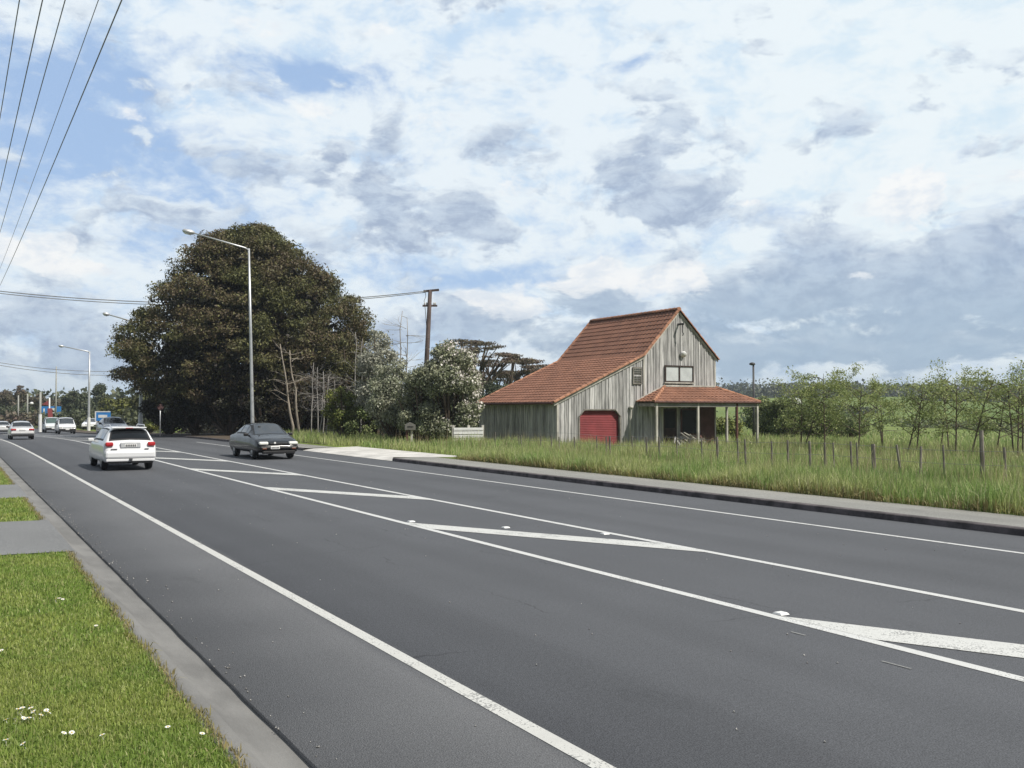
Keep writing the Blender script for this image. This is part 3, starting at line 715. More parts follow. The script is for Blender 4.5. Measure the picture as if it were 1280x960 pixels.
# low white rail fence between the bush and the house
x0, y0 = at(567, 45.0); x1, y1 = at(604, 45.5)
t_ = thing('white_gate', 'low white painted board fence between flowering bush and house', 'fence', (x0, y0, gxy(x0, y0)), math.atan2(y1 - y0, x1 - x0))
for i in range(4): MB().box(0, 1.45, -.03, 0, .38 + i * .17, .38 + i * .17 + .135).build('board', M_WHITE, t_)
for xx in (.0, .75, 1.45): MB().box(xx - .06, xx + .06, .003, .11, 0, 1.14).build('post', M_TRIM, t_)

# ---------------------------------------------------------------- cars
def smooth_grid(P, it):
    for _ in range(it):
        Q = P.copy(); Q[1:-1] = .25 * P[:-2] + .5 * P[1:-1] + .25 * P[2:]; P = Q
        Q = P.copy(); Q[:, 1:-1] = .25 * P[:, :-2] + .5 * P[:, 1:-1] + .25 * P[:, 2:]; P = Q
    return P
def car(name, label, cat, x, y, rz, stations, paint, wheels, front, rear, glass, scale=1.0, z=0.0, group='vehicles on the road', rails=False, facing='rear'):
    """stations: (y, zb, zbelt, ztop, wbelt, wtop) rear (y=0) to front; glass: dict of y ranges"""
    root = thing(name, label, cat, (x, y, z + .003), rz, group); root.scale = (scale,) * 3
    S = np.array(stations); L = S[-1, 0]
    NU = int(L / .04); U = np.linspace(0, L, NU + 1)
    col = [np.interp(U, S[:, 0], S[:, i]) for i in range(6)]
    zb, zl, zt, wl, wt = col[1:]
    NV = [6, 6, 8, 8, 8]; half = []
    for i in range(NU + 1):
        key = [(0, zb[i]), (wl[i] * .965, zb[i]), (wl[i] * 1.0, zb[i] + (zl[i] - zb[i]) * .45), (wl[i] * .965, zl[i]), (wt[i], zt[i] - .02 * min(1, (zt[i] - zl[i]) * 5)), (0, zt[i] + .015)]
        row = []
        for k in range(5):
            for j in range(NV[k]): t0 = j / NV[k]; row.append((key[k][0] + (key[k + 1][0] - key[k][0]) * t0, key[k][1] + (key[k + 1][1] - key[k][1]) * t0))
        row.append(key[5]); half.append(row)
    H = np.array(half); nh = H.shape[1]
    P = np.zeros((NU + 1, nh, 3)); P[..., 0] = H[..., 0]; P[..., 2] = H[..., 1]; P[..., 1] = U[:, None]
    P = smooth_grid(P, 5); P[:, 0, 0] = 0; P[:, -1, 0] = 0
    A = np.concatenate([P, (P * np.array([-1, 1, 1]))[:, -2:0:-1]], 1); n = A.shape[1]
    A = A - np.array([0, L / 2, 0])
    F = []
    for i in range(NU):
        for j in range(n): F.append((i * n + j, i * n + (j + 1) % n, (i + 1) * n + (j + 1) % n, (i + 1) * n + j))
    mb = MB().add(A.reshape(-1, 3), F + [tuple(range(n)), tuple(NU * n + k for k in range(n))[::-1]])
    body = mb.build('body', paint, root, True)
    b1, b2, b3 = sum(NV[:3]), sum(NV[:4]), nh - 1
    def patch(nm, y0, y1, v0, v1, mat, mirror=False, off=.006, full=False, parent=root):
        i0, i1 = int(round(y0 / L * NU)), int(round(y1 / L * NU))
        Q = P[i0:i1 + 1, v0:v1 + 1] - np.array([0, L / 2, 0])
        du = np.gradient(Q, axis=0); dv = np.gradient(Q, axis=1); nn = np.cross(dv, du); nn /= np.maximum(np.linalg.norm(nn, axis=2, keepdims=True), 1e-6)
        nn *= np.sign((nn * np.array([1, 0, .6])).sum(2, keepdims=True) + 1e-9)
        Q = Q + nn * off
        if full: Q = np.concatenate([Q, (Q * np.array([-1, 1, 1]))[:, -2::-1]], 1)
        if mirror: Q = Q * np.array([-1, 1, 1])
        m_, k_ = Q.shape[:2]
        return MB().add(Q.reshape(-1, 3), [(a * k_ + b, a * k_ + b + 1, (a + 1) * k_ + b + 1, (a + 1) * k_ + b) for a in range(m_ - 1) for b in range(k_ - 1)]).build(nm, mat, parent, True)
    fa, fb = glass['front']; ra, rb = glass['rear']
    patch('window_seal', fa - .05, fb + .05, b2, b3, M_BLACK, off=.003, full=True)
    patch('window_seal', ra - .04, rb + .04, b2, b3, M_BLACK, off=.003, full=True)
    for y0, y1 in glass['side']:
        for mi in (False, True): patch('window_seal', y0 - .03, y1 + .03, b1 + 1, b2 - 0, M_BLACK, mi, off=.003)
    patch('windscreen', *glass['front'], b2 + 1, b3, M_TINT if 'tint' not in glass else glass['tint'], full=True)
    patch('rear_window', *glass['rear'], b2 + 1, b3, MATS['rear_glass'], full=True)
    for y0, y1 in glass['side']:
        for mi in (False, True): patch('side_window', y0, y1, b1 + 2, b2 - 1, M_TINT, mi)
    for wy in wheels['y']:
        for sx in (-1, 1):
            r = wheels['r']; xo = wheels['x'] * sx
            wl_ = bpy.data.objects.new('wheel', None); COL.objects.link(wl_); wl_.parent = root; wl_.location = (xo, wy - L / 2, r); wl_.rotation_euler = (0, R(90) * sx, 0)
            MB().lathe((0, 0, -.1), [(r * .6, 0), (r * .93, .0), (r, .04), (r, .15), (r * .95, .19), (r * .66, .2)], 24).build('tyre', M_TYRE, wl_, True)
            MB().lathe((0, 0, .06), [(r * .64, 0), (r * .64, .043), (r * .5, .035), (r * .2, .05)], 16).build('rim', M_RIM, wl_)
            MB().lathe((xo - .14 * sx, 0, 0), [(0.0, 0), (.01, .01)], 3) if False else None
            ar = MB(); ring = []
            for k in range(19):
                an = math.pi * (k / 18 * 1.16 - .08)
                for rr, ox in ((r * 1.17, .012), (r * .8, .0)):
                    ring.append((xo + (.085 + ox) * sx, wy - L / 2 + rr * math.cos(an), r + rr * math.sin(an)))
            ar.add(ring, [(2 * k, 2 * k + 1, 2 * k + 3, 2 * k + 2) for k in range(18)]).build('wheel_arch', M_BLACK, root)
    ym = glass['front'][1] - .12 - L / 2; hw = float(np.interp(glass['front'][1] - .2, U, wl)); hb = float(np.interp(glass['front'][1] - .2, U, zl))
    for sx in (-1, 1):
        MB().box(sx * (hw - .06), sx * (hw + .13), ym - .20, ym - .10, hb + .0, hb + .12).build('mirror', paint if rails else M_BLACK, root, bevel=.03)
    def bx(nm, b, mat, sym=True, bev=.02):
        for sx in ((-1, 1) if sym else (1,)):
            x0, x1 = sorted((b[0] * sx, b[1] * sx)) if sym else (b[0], b[1])
            MB().box(x0, x1, b[2] - L / 2, b[3] - L / 2, b[4], b[5]).build(nm, mat, root, bevel=bev)
    for nm, b, mat, sym in front + rear: bx(nm, b, mat, sym, .07 if nm == 'bumper' else (.045 if nm in ('tail_light', 'headlight') else .02))
    if rails:
        for sx in (-1, 1):
            MB().tube([(sx * .55, .75 - L / 2, 1.47), (sx * .55, .85 - L / 2, 1.52), (sx * .555, 2.2 - L / 2, 1.525), (sx * .55, 2.35 - L / 2, 1.46)], .018, 6).build('roof_rail', M_GALV, root)
    return root
def marks(w0, w1, y0, y1, z0, z1, n=6):
    out = []; dw = (w1 - w0) / n
    for i in range(n): out.append(('plate_mark', (w0 + i * dw + dw * .18, w0 + (i + 1) * dw - dw * .18, y0, y1, z0, z1), M_DKMET, False))
    return out
WAG = [(0, .44, .58, .60, .70, .66), (.05, .32, .70, .80, .81, .74), (.10, .27, .84, .97, .845, .73), (.16, .25, .88, 1.02, .85, .72), (.50, .24, .92, 1.37, .85, .60), (.62, .24, .92, 1.43, .85, .585), (1.4, .23, .92, 1.47, .855, .60), (2.4, .23, .91, 1.45, .855, .60), (2.65, .23, .91, 1.42, .855, .59), (3.35, .24, .90, .97, .85, .74), (4.2, .25, .76, .82, .83, .70), (4.5, .30, .62, .66, .77, .64), (4.62, .40, .50, .52, .66, .56)]
wag_rear = [('tail_light', (.54, .79, -.005, .22, .815, .955), M_LAMPR, True), ('number_plate', (-.2, .2, .005, .05, .78, .90), M_PLATE, False), ('plate_recess', (-.32, .32, .012, .08, .765, .945), pmat('recess', (.45, .46, .47), .5), False),
            ('bumper', (-.80, .80, -.05, .16, .40, .66), M_CWHITE, False), ('bumper_lip', (-.77, .77, -.03, .18, .31, .40), M_CWHITE, False), ('valance', (-.70, .70, .0, .2, .24, .31), M_BLACK, False), ('spoiler', (-.56, .56, .36, .62, 1.405, 1.45), M_CWHITE, False), ('brake_light', (-.12, .12, .352, .38, 1.405, 1.432), M_LAMPR, False), ('wiper', (-.03, .24, .165, .20, 1.03, 1.055), M_BLACK, False), ('tow_bar', (-.05, .05, -.09, .0, .33, .42), M_DKMET, False), ('badge', (-.62, -.42, -.005, .03, .71, .735), M_DKMET, False), ('badge', (.44, .58, -.005, .03, .71, .735), M_DKMET, False)] + marks(-.17, .17, .0, .006, .805, .875)
wag_front = [('headlight', (.38, .76, 4.42, 4.58, .56, .68), M_LAMPW, True), ('grille', (-.34, .34, 4.5, 4.61, .54, .64), M_BLACK, False), ('bumper', (-.76, .76, 4.46, 4.64, .28, .48), M_CWHITE, False)]
wy = dict(y=(.86, 3.62), r=.31, x=.715)
car('station_wagon', 'white station wagon driving away, seen from behind, with roof rails and red tail lights', 'car', 4.90, 32.3 + 2.31 * .94, 0, WAG, M_CWHITE, wy, wag_front, wag_rear, dict(front=(2.68, 3.32), rear=(.19, .49), side=((.72, 1.55), (1.62, 2.4), (2.46, 2.95))), .94, rails=True)
SED = [(0, .42, .56, .58, .70, .62), (.06, .32, .78, .86, .81, .68), (.14, .26, .84, .93, .83, .70), (.75, .24, .89, .98, .84, .72), (1.3, .24, .9, 1.29, .85, .58), (1.62, .23, .9, 1.37, .85, .55), (2.3, .23, .89, 1.385, .85, .555), (2.55, .23, .89, 1.35, .85, .55), (3.3, .24, .87, .93, .85, .72), (4.0, .24, .74, .79, .83, .70), (4.3, .26, .64, .68, .80, .68), (4.42, .30, .54, .57, .74, .62), (4.47, .38, .48, .5, .66, .56)]
def sed_front(p, grille=M_BLACK): return [('headlight', (.40, .75, 4.24, 4.44, .565, .685), M_LAMPW, True), ('grille', (-.36, .36, 4.3, 4.445, .575, .645), grille, False), ('bumper', (-.76, .76, 4.26, 4.50, .36, .53), p, False), ('air_dam', (-.62, .62, 4.3, 4.49, .22, .34), M_BLACK, False), ('number_plate', (-.02, .34, 4.47, 4.515, .40, .52), M_PLATE, False), ('badge', (.12, .2, 4.43, 4.46, .60, .67), M_PLATE, False)]
def sed_rear(p): return [('tail_light', (.42, .78, -.01, .16, .70, .83), M_LAMPR, True), ('number_plate', (-.2, .2, -.01, .05, .69, .80), M_PLATE, False), ('bumper', (-.80, .80, -.05, .2, .40, .62), p, False), ('valance', (-.72, .72, -.02, .2, .25, .38), M_BLACK, False)]
sg = dict(front=(2.58, 3.26), rear=(.82, 1.27), side=((1.25, 1.75), (1.82, 2.5), (2.52, 2.85)))
sw = dict(y=(.85, 3.55), r=.30, x=.71)
ft = sed_front(M_CDARK) + [('bonnet_line', (-.70, .70, 4.02, 4.035, .784, .7905), M_BLACK, False), ('fog_light', (.48, .66, 4.47, 4.51, .39, .46), pmat('amber', (.12, .04, .02), .3), True), ('rear_view_mirror', (.25, .36, 2.75, 2.8, 1.2, 1.26), M_BLACK, False)] + marks(.01, .31, 4.512, 4.518, .43, .49)
car('dark_sedan', 'dark grey low sedan coming towards us with pale headlights', 'car', 10.88, 36.4 + 2.23, math.pi, SED, M_CDARK, sw, ft, sed_rear(M_CDARK), sg, 1.0)
car('silver_sedan', 'silver sedan driving away at the far left of the road', 'car', 4.0, 70 + 2.0, 0, SED, M_CSILV, sw, sed_front(M_CSILV), sed_rear(M_CSILV), sg, .87, float(dip(72)))
VAN = [(0, .40, .7, .74, .74, .7), (.06, .3, .95, 1.0, .83, .72), (.25, .27, 1.0, 1.55, .85, .64), (.5, .26, 1.0, 1.64, .85, .64), (2.6, .26, .98, 1.66, .85, .66), (2.95, .26, .97, 1.61, .85, .66), (3.55, .26, .95, 1.03, .85, .74), (4.1, .28, .84, .92, .83, .72), (4.3, .32, .66, .7, .79, .68), (4.38, .4, .5, .52, .72, .62)]
vg = dict(front=(3.0, 3.52), rear=(.08, .24), side=((.4, 1.4), (1.5, 2.4), (2.46, 3.0)))
vw = dict(y=(.85, 3.5), r=.31, x=.715)
def van_front(p): return [('headlight', (.44, .78, 4.18, 4.38, .64, .78), M_LAMPW, True), ('grille', (-.4, .4, 4.24, 4.37, .63, .74), M_CPALE, False), ('bumper', (-.78, .78, 4.2, 4.43, .34, .56), M_BLACK, False), ('number_plate', (-.18, .18, 4.41, 4.46, .42, .54), M_PLATE, False)]
van_rear = [('tail_light', (.66, .8, -.01, .2, .8, 1.05), M_LAMPR, True), ('bumper', (-.8, .8, -.04, .2, .4, .6), M_BLACK, False)]
x_, y_ = at(84.5, 100); car('white_van', 'white van coming towards us in the far distance, in front of the blue sign', 'van', x_, y_ + 2, math.pi, VAN, M_CWHITE, vw, van_front(M_CWHITE), van_rear, vg, 1.03, gxy(8, y_) - .1 if False else float(dip(y_)))
x_, y_ = at(67, 110); car('pale_truck', 'pale grey green light truck just behind the white van', 'truck', x_, y_ + 2, math.pi, VAN, M_CPALE, vw, van_front(M_CPALE), van_rear, dict(vg, tint=pmat('green_glass', (.07, .11, .10), .15)), 1.05, float(dip(y_)))
x_, y_ = at(146, 68); car('navy_sedan', 'dark navy car far off behind the white station wagon', 'car', x_, y_ + 2, math.pi, SED, M_CNAVY, sw, sed_front(M_CNAVY), sed_rear(M_CNAVY), sg, 1.04, float(dip(y_)))
x_, y_ = at(117.5, 120); car('white_hatchback', 'tiny white car parked beside the foot of the distant lamp', 'car', x_, y_ + 2, math.pi * .9, SED, M_CWHITE, sw, sed_front(M_CWHITE), sed_rear(M_CWHITE), sg, 1.0, gxy(x_, y_) + .05, 'parked cars far off')
x_, y_ = at(3, 105); car('grey_car', 'grey car far ahead at the left edge of the view', 'car', x_, y_, 0, SED, M_CSILV, sw, sed_front(M_CSILV), sed_rear(M_CSILV), sg, 1.0, float(dip(y_)))

# ---------------------------------------------------------------- trees and bushes
def branchy(mb, p, d, length, r, depth, spread=.5, n=3, droop=0.0, tips=None, sides=5):
    p = Vector(p); d = Vector(d).normalized(); pts = [p]; rad = [r]; q = p.copy(); dd_ = d.copy()
    for i in range(4):
        dd_ = (dd_ + Vector((random.gauss(0, .10), random.gauss(0, .10), random.gauss(0, .08) - droop))).normalized()
        q = q + dd_ * (length / 4); pts.append(q.copy()); rad.append(r * (1 - .14 * (i + 1)))
    mb.tube(pts, rad, sides, cap=False)
    if tips is not None and depth <= 1: tips += [(pts[-1].copy()), pts[2].copy(), pts[3].copy()]
    if depth > 0:
        for k in range(n):
            nd_ = (dd_ + Vector((random.gauss(0, spread), random.gauss(0, spread), random.gauss(.1, spread * .7)))).normalized()
            branchy(mb, pts[random.choice((2, 3, 4))], nd_, length * random.uniform(.55, .8), r * .5, depth - 1, spread, n, droop, tips, max(3, sides - 1))
    return mb
def bush(name, label, cat, x, y, lobes, n, size, mat, group=None, stem=True, extra=None, shell=.5, floor=.02, aspect=.55):
    z = gxy(x, y)
    t = thing(name, label, cat, (x, y, z), 0, group)
    if stem:
        mb = MB()
        for c, r in lobes:
            if random.random() < .8: mb.tube([(random.uniform(-.2, .2), random.uniform(-.2, .2), 0), (c[0] * .5, c[1] * .5, c[2] * .45), c], [.08, .06, .02], 5)
        mb.build('stem' if cat != 'tree' else 'trunk', M_BARK, t)
    P, d = lobe_points(lobes, n, shell, floor)
    leaves('crown' if cat == 'tree' else 'foliage', P, size, mat, t, d * .9, aspect=aspect)
    if extra: extra(t, lobes)
    return t
def blob(cx, cy, cz, rx, ry, rz_, k, r0, r1, low=-1.0):
    out = []
    for _ in range(k):
        v = unit(RNG.normal(size=(1, 3)))[0]
        if v[2] < low: v[2] = -v[2]
        rr = RNG.uniform(r0, r1); f_ = RNG.uniform(.65, 1.0)
        out.append(((cx + v[0] * max(rx - rr, .05) * f_, cy + v[1] * max(ry - rr, .05) * f_, max(cz + v[2] * max(rz_ - rr, .05) * f_, rr * .6)), (rr, rr, rr * .8)))
    return out

# the big dark tree
BX, BY = 20.3, 72.5
bz = gxy(BX, BY)
big = thing('big_tree', 'huge dark rounded evergreen tree overhanging the roadside behind the tall lamp', 'tree', (BX, BY, bz))
BZ = BX * math.sin(TH) + BY * math.cos(TH); mpp = BZ / 1200
rt = Vector((math.cos(TH), -math.sin(TH), 0)); fwv = Vector((math.sin(TH), math.cos(TH), 0))
bpx = 640 + 1200 * (BX * math.cos(TH) - BY * math.sin(TH)) / BZ
# outline: for a height, how far the crown reaches to either side
ZH = [2.0, 3.5, 4.8, 6.5, 8.5, 10.3, 12, 13.6, 15.0, 16.0]
LF = [x * 1.0 for x in (5.0, 8.2, 10.4, 10.9, 10.3, 9.1, 7.4, 6.4, 4.7, 2.0)]
RT = [8.6, 9.4, 9.4, 9.7, 9.3, 8.2, 6.4, 4.6, 2.4, .7]
lobes = []
for _ in range(700):
    z = random.uniform(2.6, 15.9); l = np.interp(z, ZH, LF); r = np.interp(z, ZH, RT)
    a = random.uniform(0, 2 * math.pi); ca, sa = math.cos(a), math.sin(a)
    rad = (r if ca > 0 else l); dep = .5 * (l + r) * .85
    rr = random.uniform(.5, 1.15); f_ = random.uniform(.80, 1.04) if random.random() < .82 else random.uniform(.3, .8)
    p = rt * (ca * max(rad - rr * .8, .1) * f_) + fwv * (sa * max(dep - rr, .1) * f_) 
    lobes.append(((p.x - .4, p.y, z - rr * .35), (rr * 1.25, rr * 1.25, rr * .6)))
P, d = lobe_points(lobes, 190000, .35)
leaves('crown', P, RNG.uniform(.10, .25, len(P)), M_BIG, big, d * .8, up=.5, aspect=.5)
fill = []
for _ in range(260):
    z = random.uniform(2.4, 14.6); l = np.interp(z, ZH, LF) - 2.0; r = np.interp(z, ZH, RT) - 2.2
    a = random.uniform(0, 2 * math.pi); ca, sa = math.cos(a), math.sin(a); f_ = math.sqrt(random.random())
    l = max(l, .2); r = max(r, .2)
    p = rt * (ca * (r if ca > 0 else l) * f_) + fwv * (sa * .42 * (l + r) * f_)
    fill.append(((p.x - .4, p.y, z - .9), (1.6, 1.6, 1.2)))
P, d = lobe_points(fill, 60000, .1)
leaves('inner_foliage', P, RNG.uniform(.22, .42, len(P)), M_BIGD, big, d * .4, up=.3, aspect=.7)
tb = MB(); tb.tube([(0, 0, 0), (.2, .1, 2.5), (.1, .3, 6), (-.2, 0, 10)], [.75, .6, .42, .2], 10)
for k in range(14):
    a = k * 2.4; z = 2.0 + k * .6
    branchy(tb, (.1, .1, z), (math.cos(a), math.sin(a), .25), random.uniform(3.4, 4.6) * (1 - .05 * k), .2, 1, .3, 3)
tb.build('trunk', M_BARK, big, True)
# dark shrubs filling in under it
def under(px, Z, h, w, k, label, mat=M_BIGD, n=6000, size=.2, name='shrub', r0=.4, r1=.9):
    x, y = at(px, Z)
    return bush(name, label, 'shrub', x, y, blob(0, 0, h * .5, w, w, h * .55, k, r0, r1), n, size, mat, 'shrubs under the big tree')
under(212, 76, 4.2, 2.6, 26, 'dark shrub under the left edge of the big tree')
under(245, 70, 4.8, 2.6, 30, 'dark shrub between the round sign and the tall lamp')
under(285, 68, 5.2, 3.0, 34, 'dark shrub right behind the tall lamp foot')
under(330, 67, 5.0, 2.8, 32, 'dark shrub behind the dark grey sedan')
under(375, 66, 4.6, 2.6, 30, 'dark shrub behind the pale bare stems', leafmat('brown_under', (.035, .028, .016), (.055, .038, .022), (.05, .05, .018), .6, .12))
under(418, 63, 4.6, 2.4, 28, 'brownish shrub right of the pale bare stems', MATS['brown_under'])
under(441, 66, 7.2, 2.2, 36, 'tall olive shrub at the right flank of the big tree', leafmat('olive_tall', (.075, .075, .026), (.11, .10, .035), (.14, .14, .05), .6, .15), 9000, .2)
under(188, 84, 1.5, .9, 10, 'small bright green bush beside the white lamp base', M_OLIVE, 1800, .16, r0=.25, r1=.5)
# pale bare stems
def bare(px, Z, h, label, mat, n=2, depth=3, r=.09, spread=.42, lean=(0, 0), k0=.35):
    x, y = at(px, Z); t = thing('bare_tree', label, 'tree', (x, y, gxy(x, y)))
    mb = MB()
    for i in range(n):
        a = Vector((i * .45 - .2 * n + .2, i * .15, 0)); top = a + Vector((lean[0] * h + random.uniform(-.2, .2), lean[1] * h, h * (1 - .06 * i)))
        pts = [a.lerp(top, q_) + Vector((random.gauss(0, .05), random.gauss(0, .05), 0)) for q_ in np.linspace(0, 1, 8)]
        mb.tube(pts, list(np.linspace(r, r * .3, 8)), 7)
        for j in range(12):
            q_ = random.uniform(k0, .97); p = a.lerp(top, q_); an = random.uniform(0, 6.3)
            branchy(mb, p, (math.cos(an), math.sin(an), random.uniform(-.1, .5)), h * .17 * (1.2 - q_ * .6), r * .28, depth - 1, spread, 3, 0, None, 4)
    mb.build('trunk', mat, t, True)
    return t
bare(371, 56, 5.6, 'pair of pale bare tree trunks leaning at the edge of the dark shrubs', M_BARKP, 2, 2, .085, .4, (-.12, 0))
bare(398, 57, 4.6, 'grey leafless tree with a tangle of fine twigs', M_TWIG, 3, 3, .04, .5)
bare(409, 55, 4.0, 'second grey leafless tree, lower and wider in its twigs', M_TWIG, 3, 3, .035, .55, k0=.1)
bare(506, 66, 8.9, 'tall thin bare sapling sticking up left of the power pole', M_TWIG, 2, 2, .07, .25, k0=.55)
x_, y_ = at(452, 58)
bare(450, 60, 6.8, 'grey lichen covered bare tree behind the silvery bush', M_TWIG, 3, 3, .045, .5, k0=.2)
# leafy bushes in front
x_, y_ = at(429, 54); bush('shrub', 'yellow green young shrub beside the grassy bank', 'shrub', x_, y_, blob(0, 0, 1.7, 1.3, 1.2, 1.7, 22, .25, .55), 5200, .13, M_OLIVE, 'roadside bushes')
x_, y_ = at(455, 53); bush('shrub', 'low mid green shrub at the foot of the silvery bush', 'shrub', x_, y_, blob(0, 0, 1.1, 1.3, 1.1, 1.2, 18, .25, .5), 3600, .13, M_GREEN, 'roadside bushes')
x_, y_ = at(474, 53.5); bush('tall_bush', 'tall silvery grey bush leaning up beside the big tree', 'bush', x_, y_, blob(0, 0, 3.6, 1.8, 1.6, 3.2, 46, .3, .75), 13000, .14, M_SILV, 'roadside bushes')
x_, y_ = at(497, 49.5); bush('round_bush', 'rounded grey green bush behind the letterbox', 'bush', x_, y_, blob(0, 0, 2.3, 2.1, 1.6, 2.35, 60, .3, .65), 24000, .13, leafmat('sage_leaf', (.25, .275, .175), (.34, .35, .25), (.44, .44, .35), .8, .18, kv=.5), 'roadside bushes')
def petals(t, lobes_):
    up_l = [l for l in lobes_ if l[0][2] > .9 and l[0][0] > -.7]
    P, d = lobe_points(up_l, 9000, .95, .4)
    ok = (d[:, 2] > -.1) & ((d[:, 0] > -.2) | (RNG.random(len(d)) < .25)); P = P[ok]; d = d[ok]
    leaves('blossom', P, .11, M_PETAL, t, d, aspect=.9)
x_, y_ = at(563, 47.5); bush('flowering_bush', 'large dark green bush flecked with white blossom beside the house', 'bush', x_, y_, blob(0, 0, 2.85, 2.05, 1.8, 3.05, 80, .35, .75), 32000, .135, M_FLOW, 'roadside bushes', True, petals)
x_, y_ = at(528, 47.5); bush('round_bush', 'pale sage bush wedged between the letterbox bush and the blossom bush', 'bush', x_, y_, blob(0, 0, 2.2, 1.7, 1.4, 2.5, 42, .3, .65), 14000, .13, M_FLOW, 'roadside bushes')
# flat-topped trees behind the house
def flat_tree(px, Z, ptop, w, label, seed, k=9):
    random.seed(seed); x, y = at(px, Z); g = gxy(x, y); h = hz(ptop, Z) - g
    t = thing('flat_topped_tree', label, 'tree', (x, y, g), 0, 'flat topped trees behind the house')
    mb = MB(); mb.tube([(0, 0, 0), (.3, 0, h * .25), (0, .2, h * .42)], [.45, .38, .3], 8); lb = []
    for i in range(k):
        a = i * 2 * math.pi / k + random.uniform(-.3, .3); rad = w * random.uniform(.3, 1.0)
        tip = Vector((math.cos(a) * rad, math.sin(a) * rad * .8, h * (.97 - .28 * (rad / w) ** 2 + random.uniform(-.06, .03))))
        mid = tip * .55 + Vector((random.uniform(-.3, .3), 0, h * .12))
        mb.tube([(0, .2, h * .38), mid, tip], [.24, .15, .06], 6)
        for j in range(3):
            t2 = tip + Vector((random.uniform(-1.2, 1.2), random.uniform(-1.2, 1.2), random.uniform(-.5, .1)))
            mb.tube([mid, (mid + t2) / 2 + Vector((0, 0, .1)), t2], [.08, .06, .03], 4)
            lb.append((tuple(t2), (random.uniform(.6, 1.0), random.uniform(.6, 1.0), .17)))
        lb.append((tuple(tip), (1.2, 1.1, .22)))
    lb.append(((0, 0, h * .93), (1.2, 1.2, .25)))
    mb.build('trunk', M_BARK, t, True)
    P, d = lobe_points(lb, 6000, .3); leaves('crown', P, .2, M_GUM, t, d * .5, up=.9)
flat_tree(592, 92, 419, 4.0, 'flat topped brown green tree just above the flowering bush', 3, 10)
flat_tree(632, 98, 436, 3.4, 'flat topped tree with open branches left of the tiled roof', 5, 9)
flat_tree(668, 102, 445, 2.8, 'flat topped smaller tree close against the tiled roof', 8, 8)
random.seed(21)
x_, y_ = at(618, 85); bush('shrub', 'dark mound of shrubbery under the flat topped trees', 'shrub', x_, y_, blob(0, 0, 2.6, 4.2, 2.5, 2.8, 40, .6, 1.1), 9000, .24, M_FAR)
# young open trees in the paddock on the right
def young(px, Z, ptop, w, n, label, seed):
    random.seed(seed); x, y = at(px, Z); g = gxy(x, y); h = (hz(ptop, Z) - g); w *= .95
    t = thing('young_tree', label, 'tree', (x, y, g), 0, 'young trees in the paddock')
    mb = MB(); tips = []; ns = random.choice((1, 2, 2, 3))
    for q_ in range(ns):
        o2 = Vector((random.uniform(-.35, .35), random.uniform(-.35, .35), 0)) * (ns > 1); ln_ = Vector((random.gauss(0, .22), random.gauss(0, .2), 0)) * h * .5
        hh = h * random.uniform(.78, .95)
        mb.tube([o2, o2 + ln_ * .25 + Vector((.03, 0, hh * .3)), o2 + ln_ * .6 + Vector((0, 0, hh * .65)), o2 + ln_ + Vector((0, 0, hh * .92))], [.045, .034, .022, .008], 6)
        for i in range(12):
            a = i * 2.4 + q_; f_ = .27 + .052 * i; L_ = w * random.uniform(.5, .95) * (1.0 if i < 5 else 1.05 - .07 * (i - 5))
            branchy(mb, o2 + ln_ * f_ + Vector((0, 0, hh * f_)), (math.cos(a), math.sin(a), random.uniform(.25, .8)), L_, .02, 2, .5, 2, .02, tips, 4)
    mb.build('trunk', M_BARK, t)
    T = np.array([tuple(p) for p in tips]); k = RNG.integers(0, len(T), n)
    P = T[k] + RNG.normal(0, .11, (n, 3)) * np.array([1.3, 1.3, .8]); P = P[P[:, 2] < h * (1.0 + .06 * RNG.random(n))]
    leaves('crown', P, RNG.uniform(.05, .115, len(P)), M_YOUNG, t, None, up=.3, aspect=.6)
YT = [(1003, 47, 462, 1.5, 2300, 'leftmost young tree, bushy and low, right of the verandah'), (1030, 46, 452, 1.6, 2600, 'second young tree from the verandah, with a full feathery top'), (1072, 44, 447, 1.8, 2700, 'tall young tree with a broad leafy head, third from the verandah'), (1106, 50, 470, 1.3, 1200, 'short sparse young tree left of the gap in the row'),
      (1137, 42, 466, 1.3, 1300, 'thin leaning young tree with few leaves beside the dark stump post'), (1176, 46, 458, 1.4, 1500, 'open young tree left of the tallest one'), (1208, 41, 441, 1.7, 2500, 'tallest young tree, just left of the stout fence post'), (1244, 44, 455, 1.5, 1900, 'young tree right of the stout fence post'), (1276, 40, 448, 1.6, 2200, 'young tree cut by the right edge of the view')]
for i, (a, b, c, d_, e, lb) in enumerate(YT): young(a, b, c - 4 + (i % 3) * 3, d_, int(e * 1.6), lb, 30 + i)
random.seed(99)
for (px, Z, h, w, n, m_, lb) in ((958, 70, 3.6, 2.2, 6000, M_GREEN, 'dark green bush seen between the verandah posts'), (985, 66, 3.4, 2.2, 6000, M_GREEN, 'dark green bush right of the last verandah post'), (1018, 68, 3.0, 2.4, 5500, M_GREEN, 'dark green bush behind the leftmost young trees'), (1055, 74, 2.8, 2.2, 4500, M_GREEN, 'green bush further back behind the feathery young tree'), (905, 63, 1.9, 1.5, 3500, M_OLIVE, 'bright yellow green bush under the far end of the verandah')):
    x, y = at(px, Z); bush('bush', lb, 'bush', x, y, blob(0, 0, h * .5, w, w, h * .52, 26, .4, .8), n, .18, m_, 'bushes beyond the house')
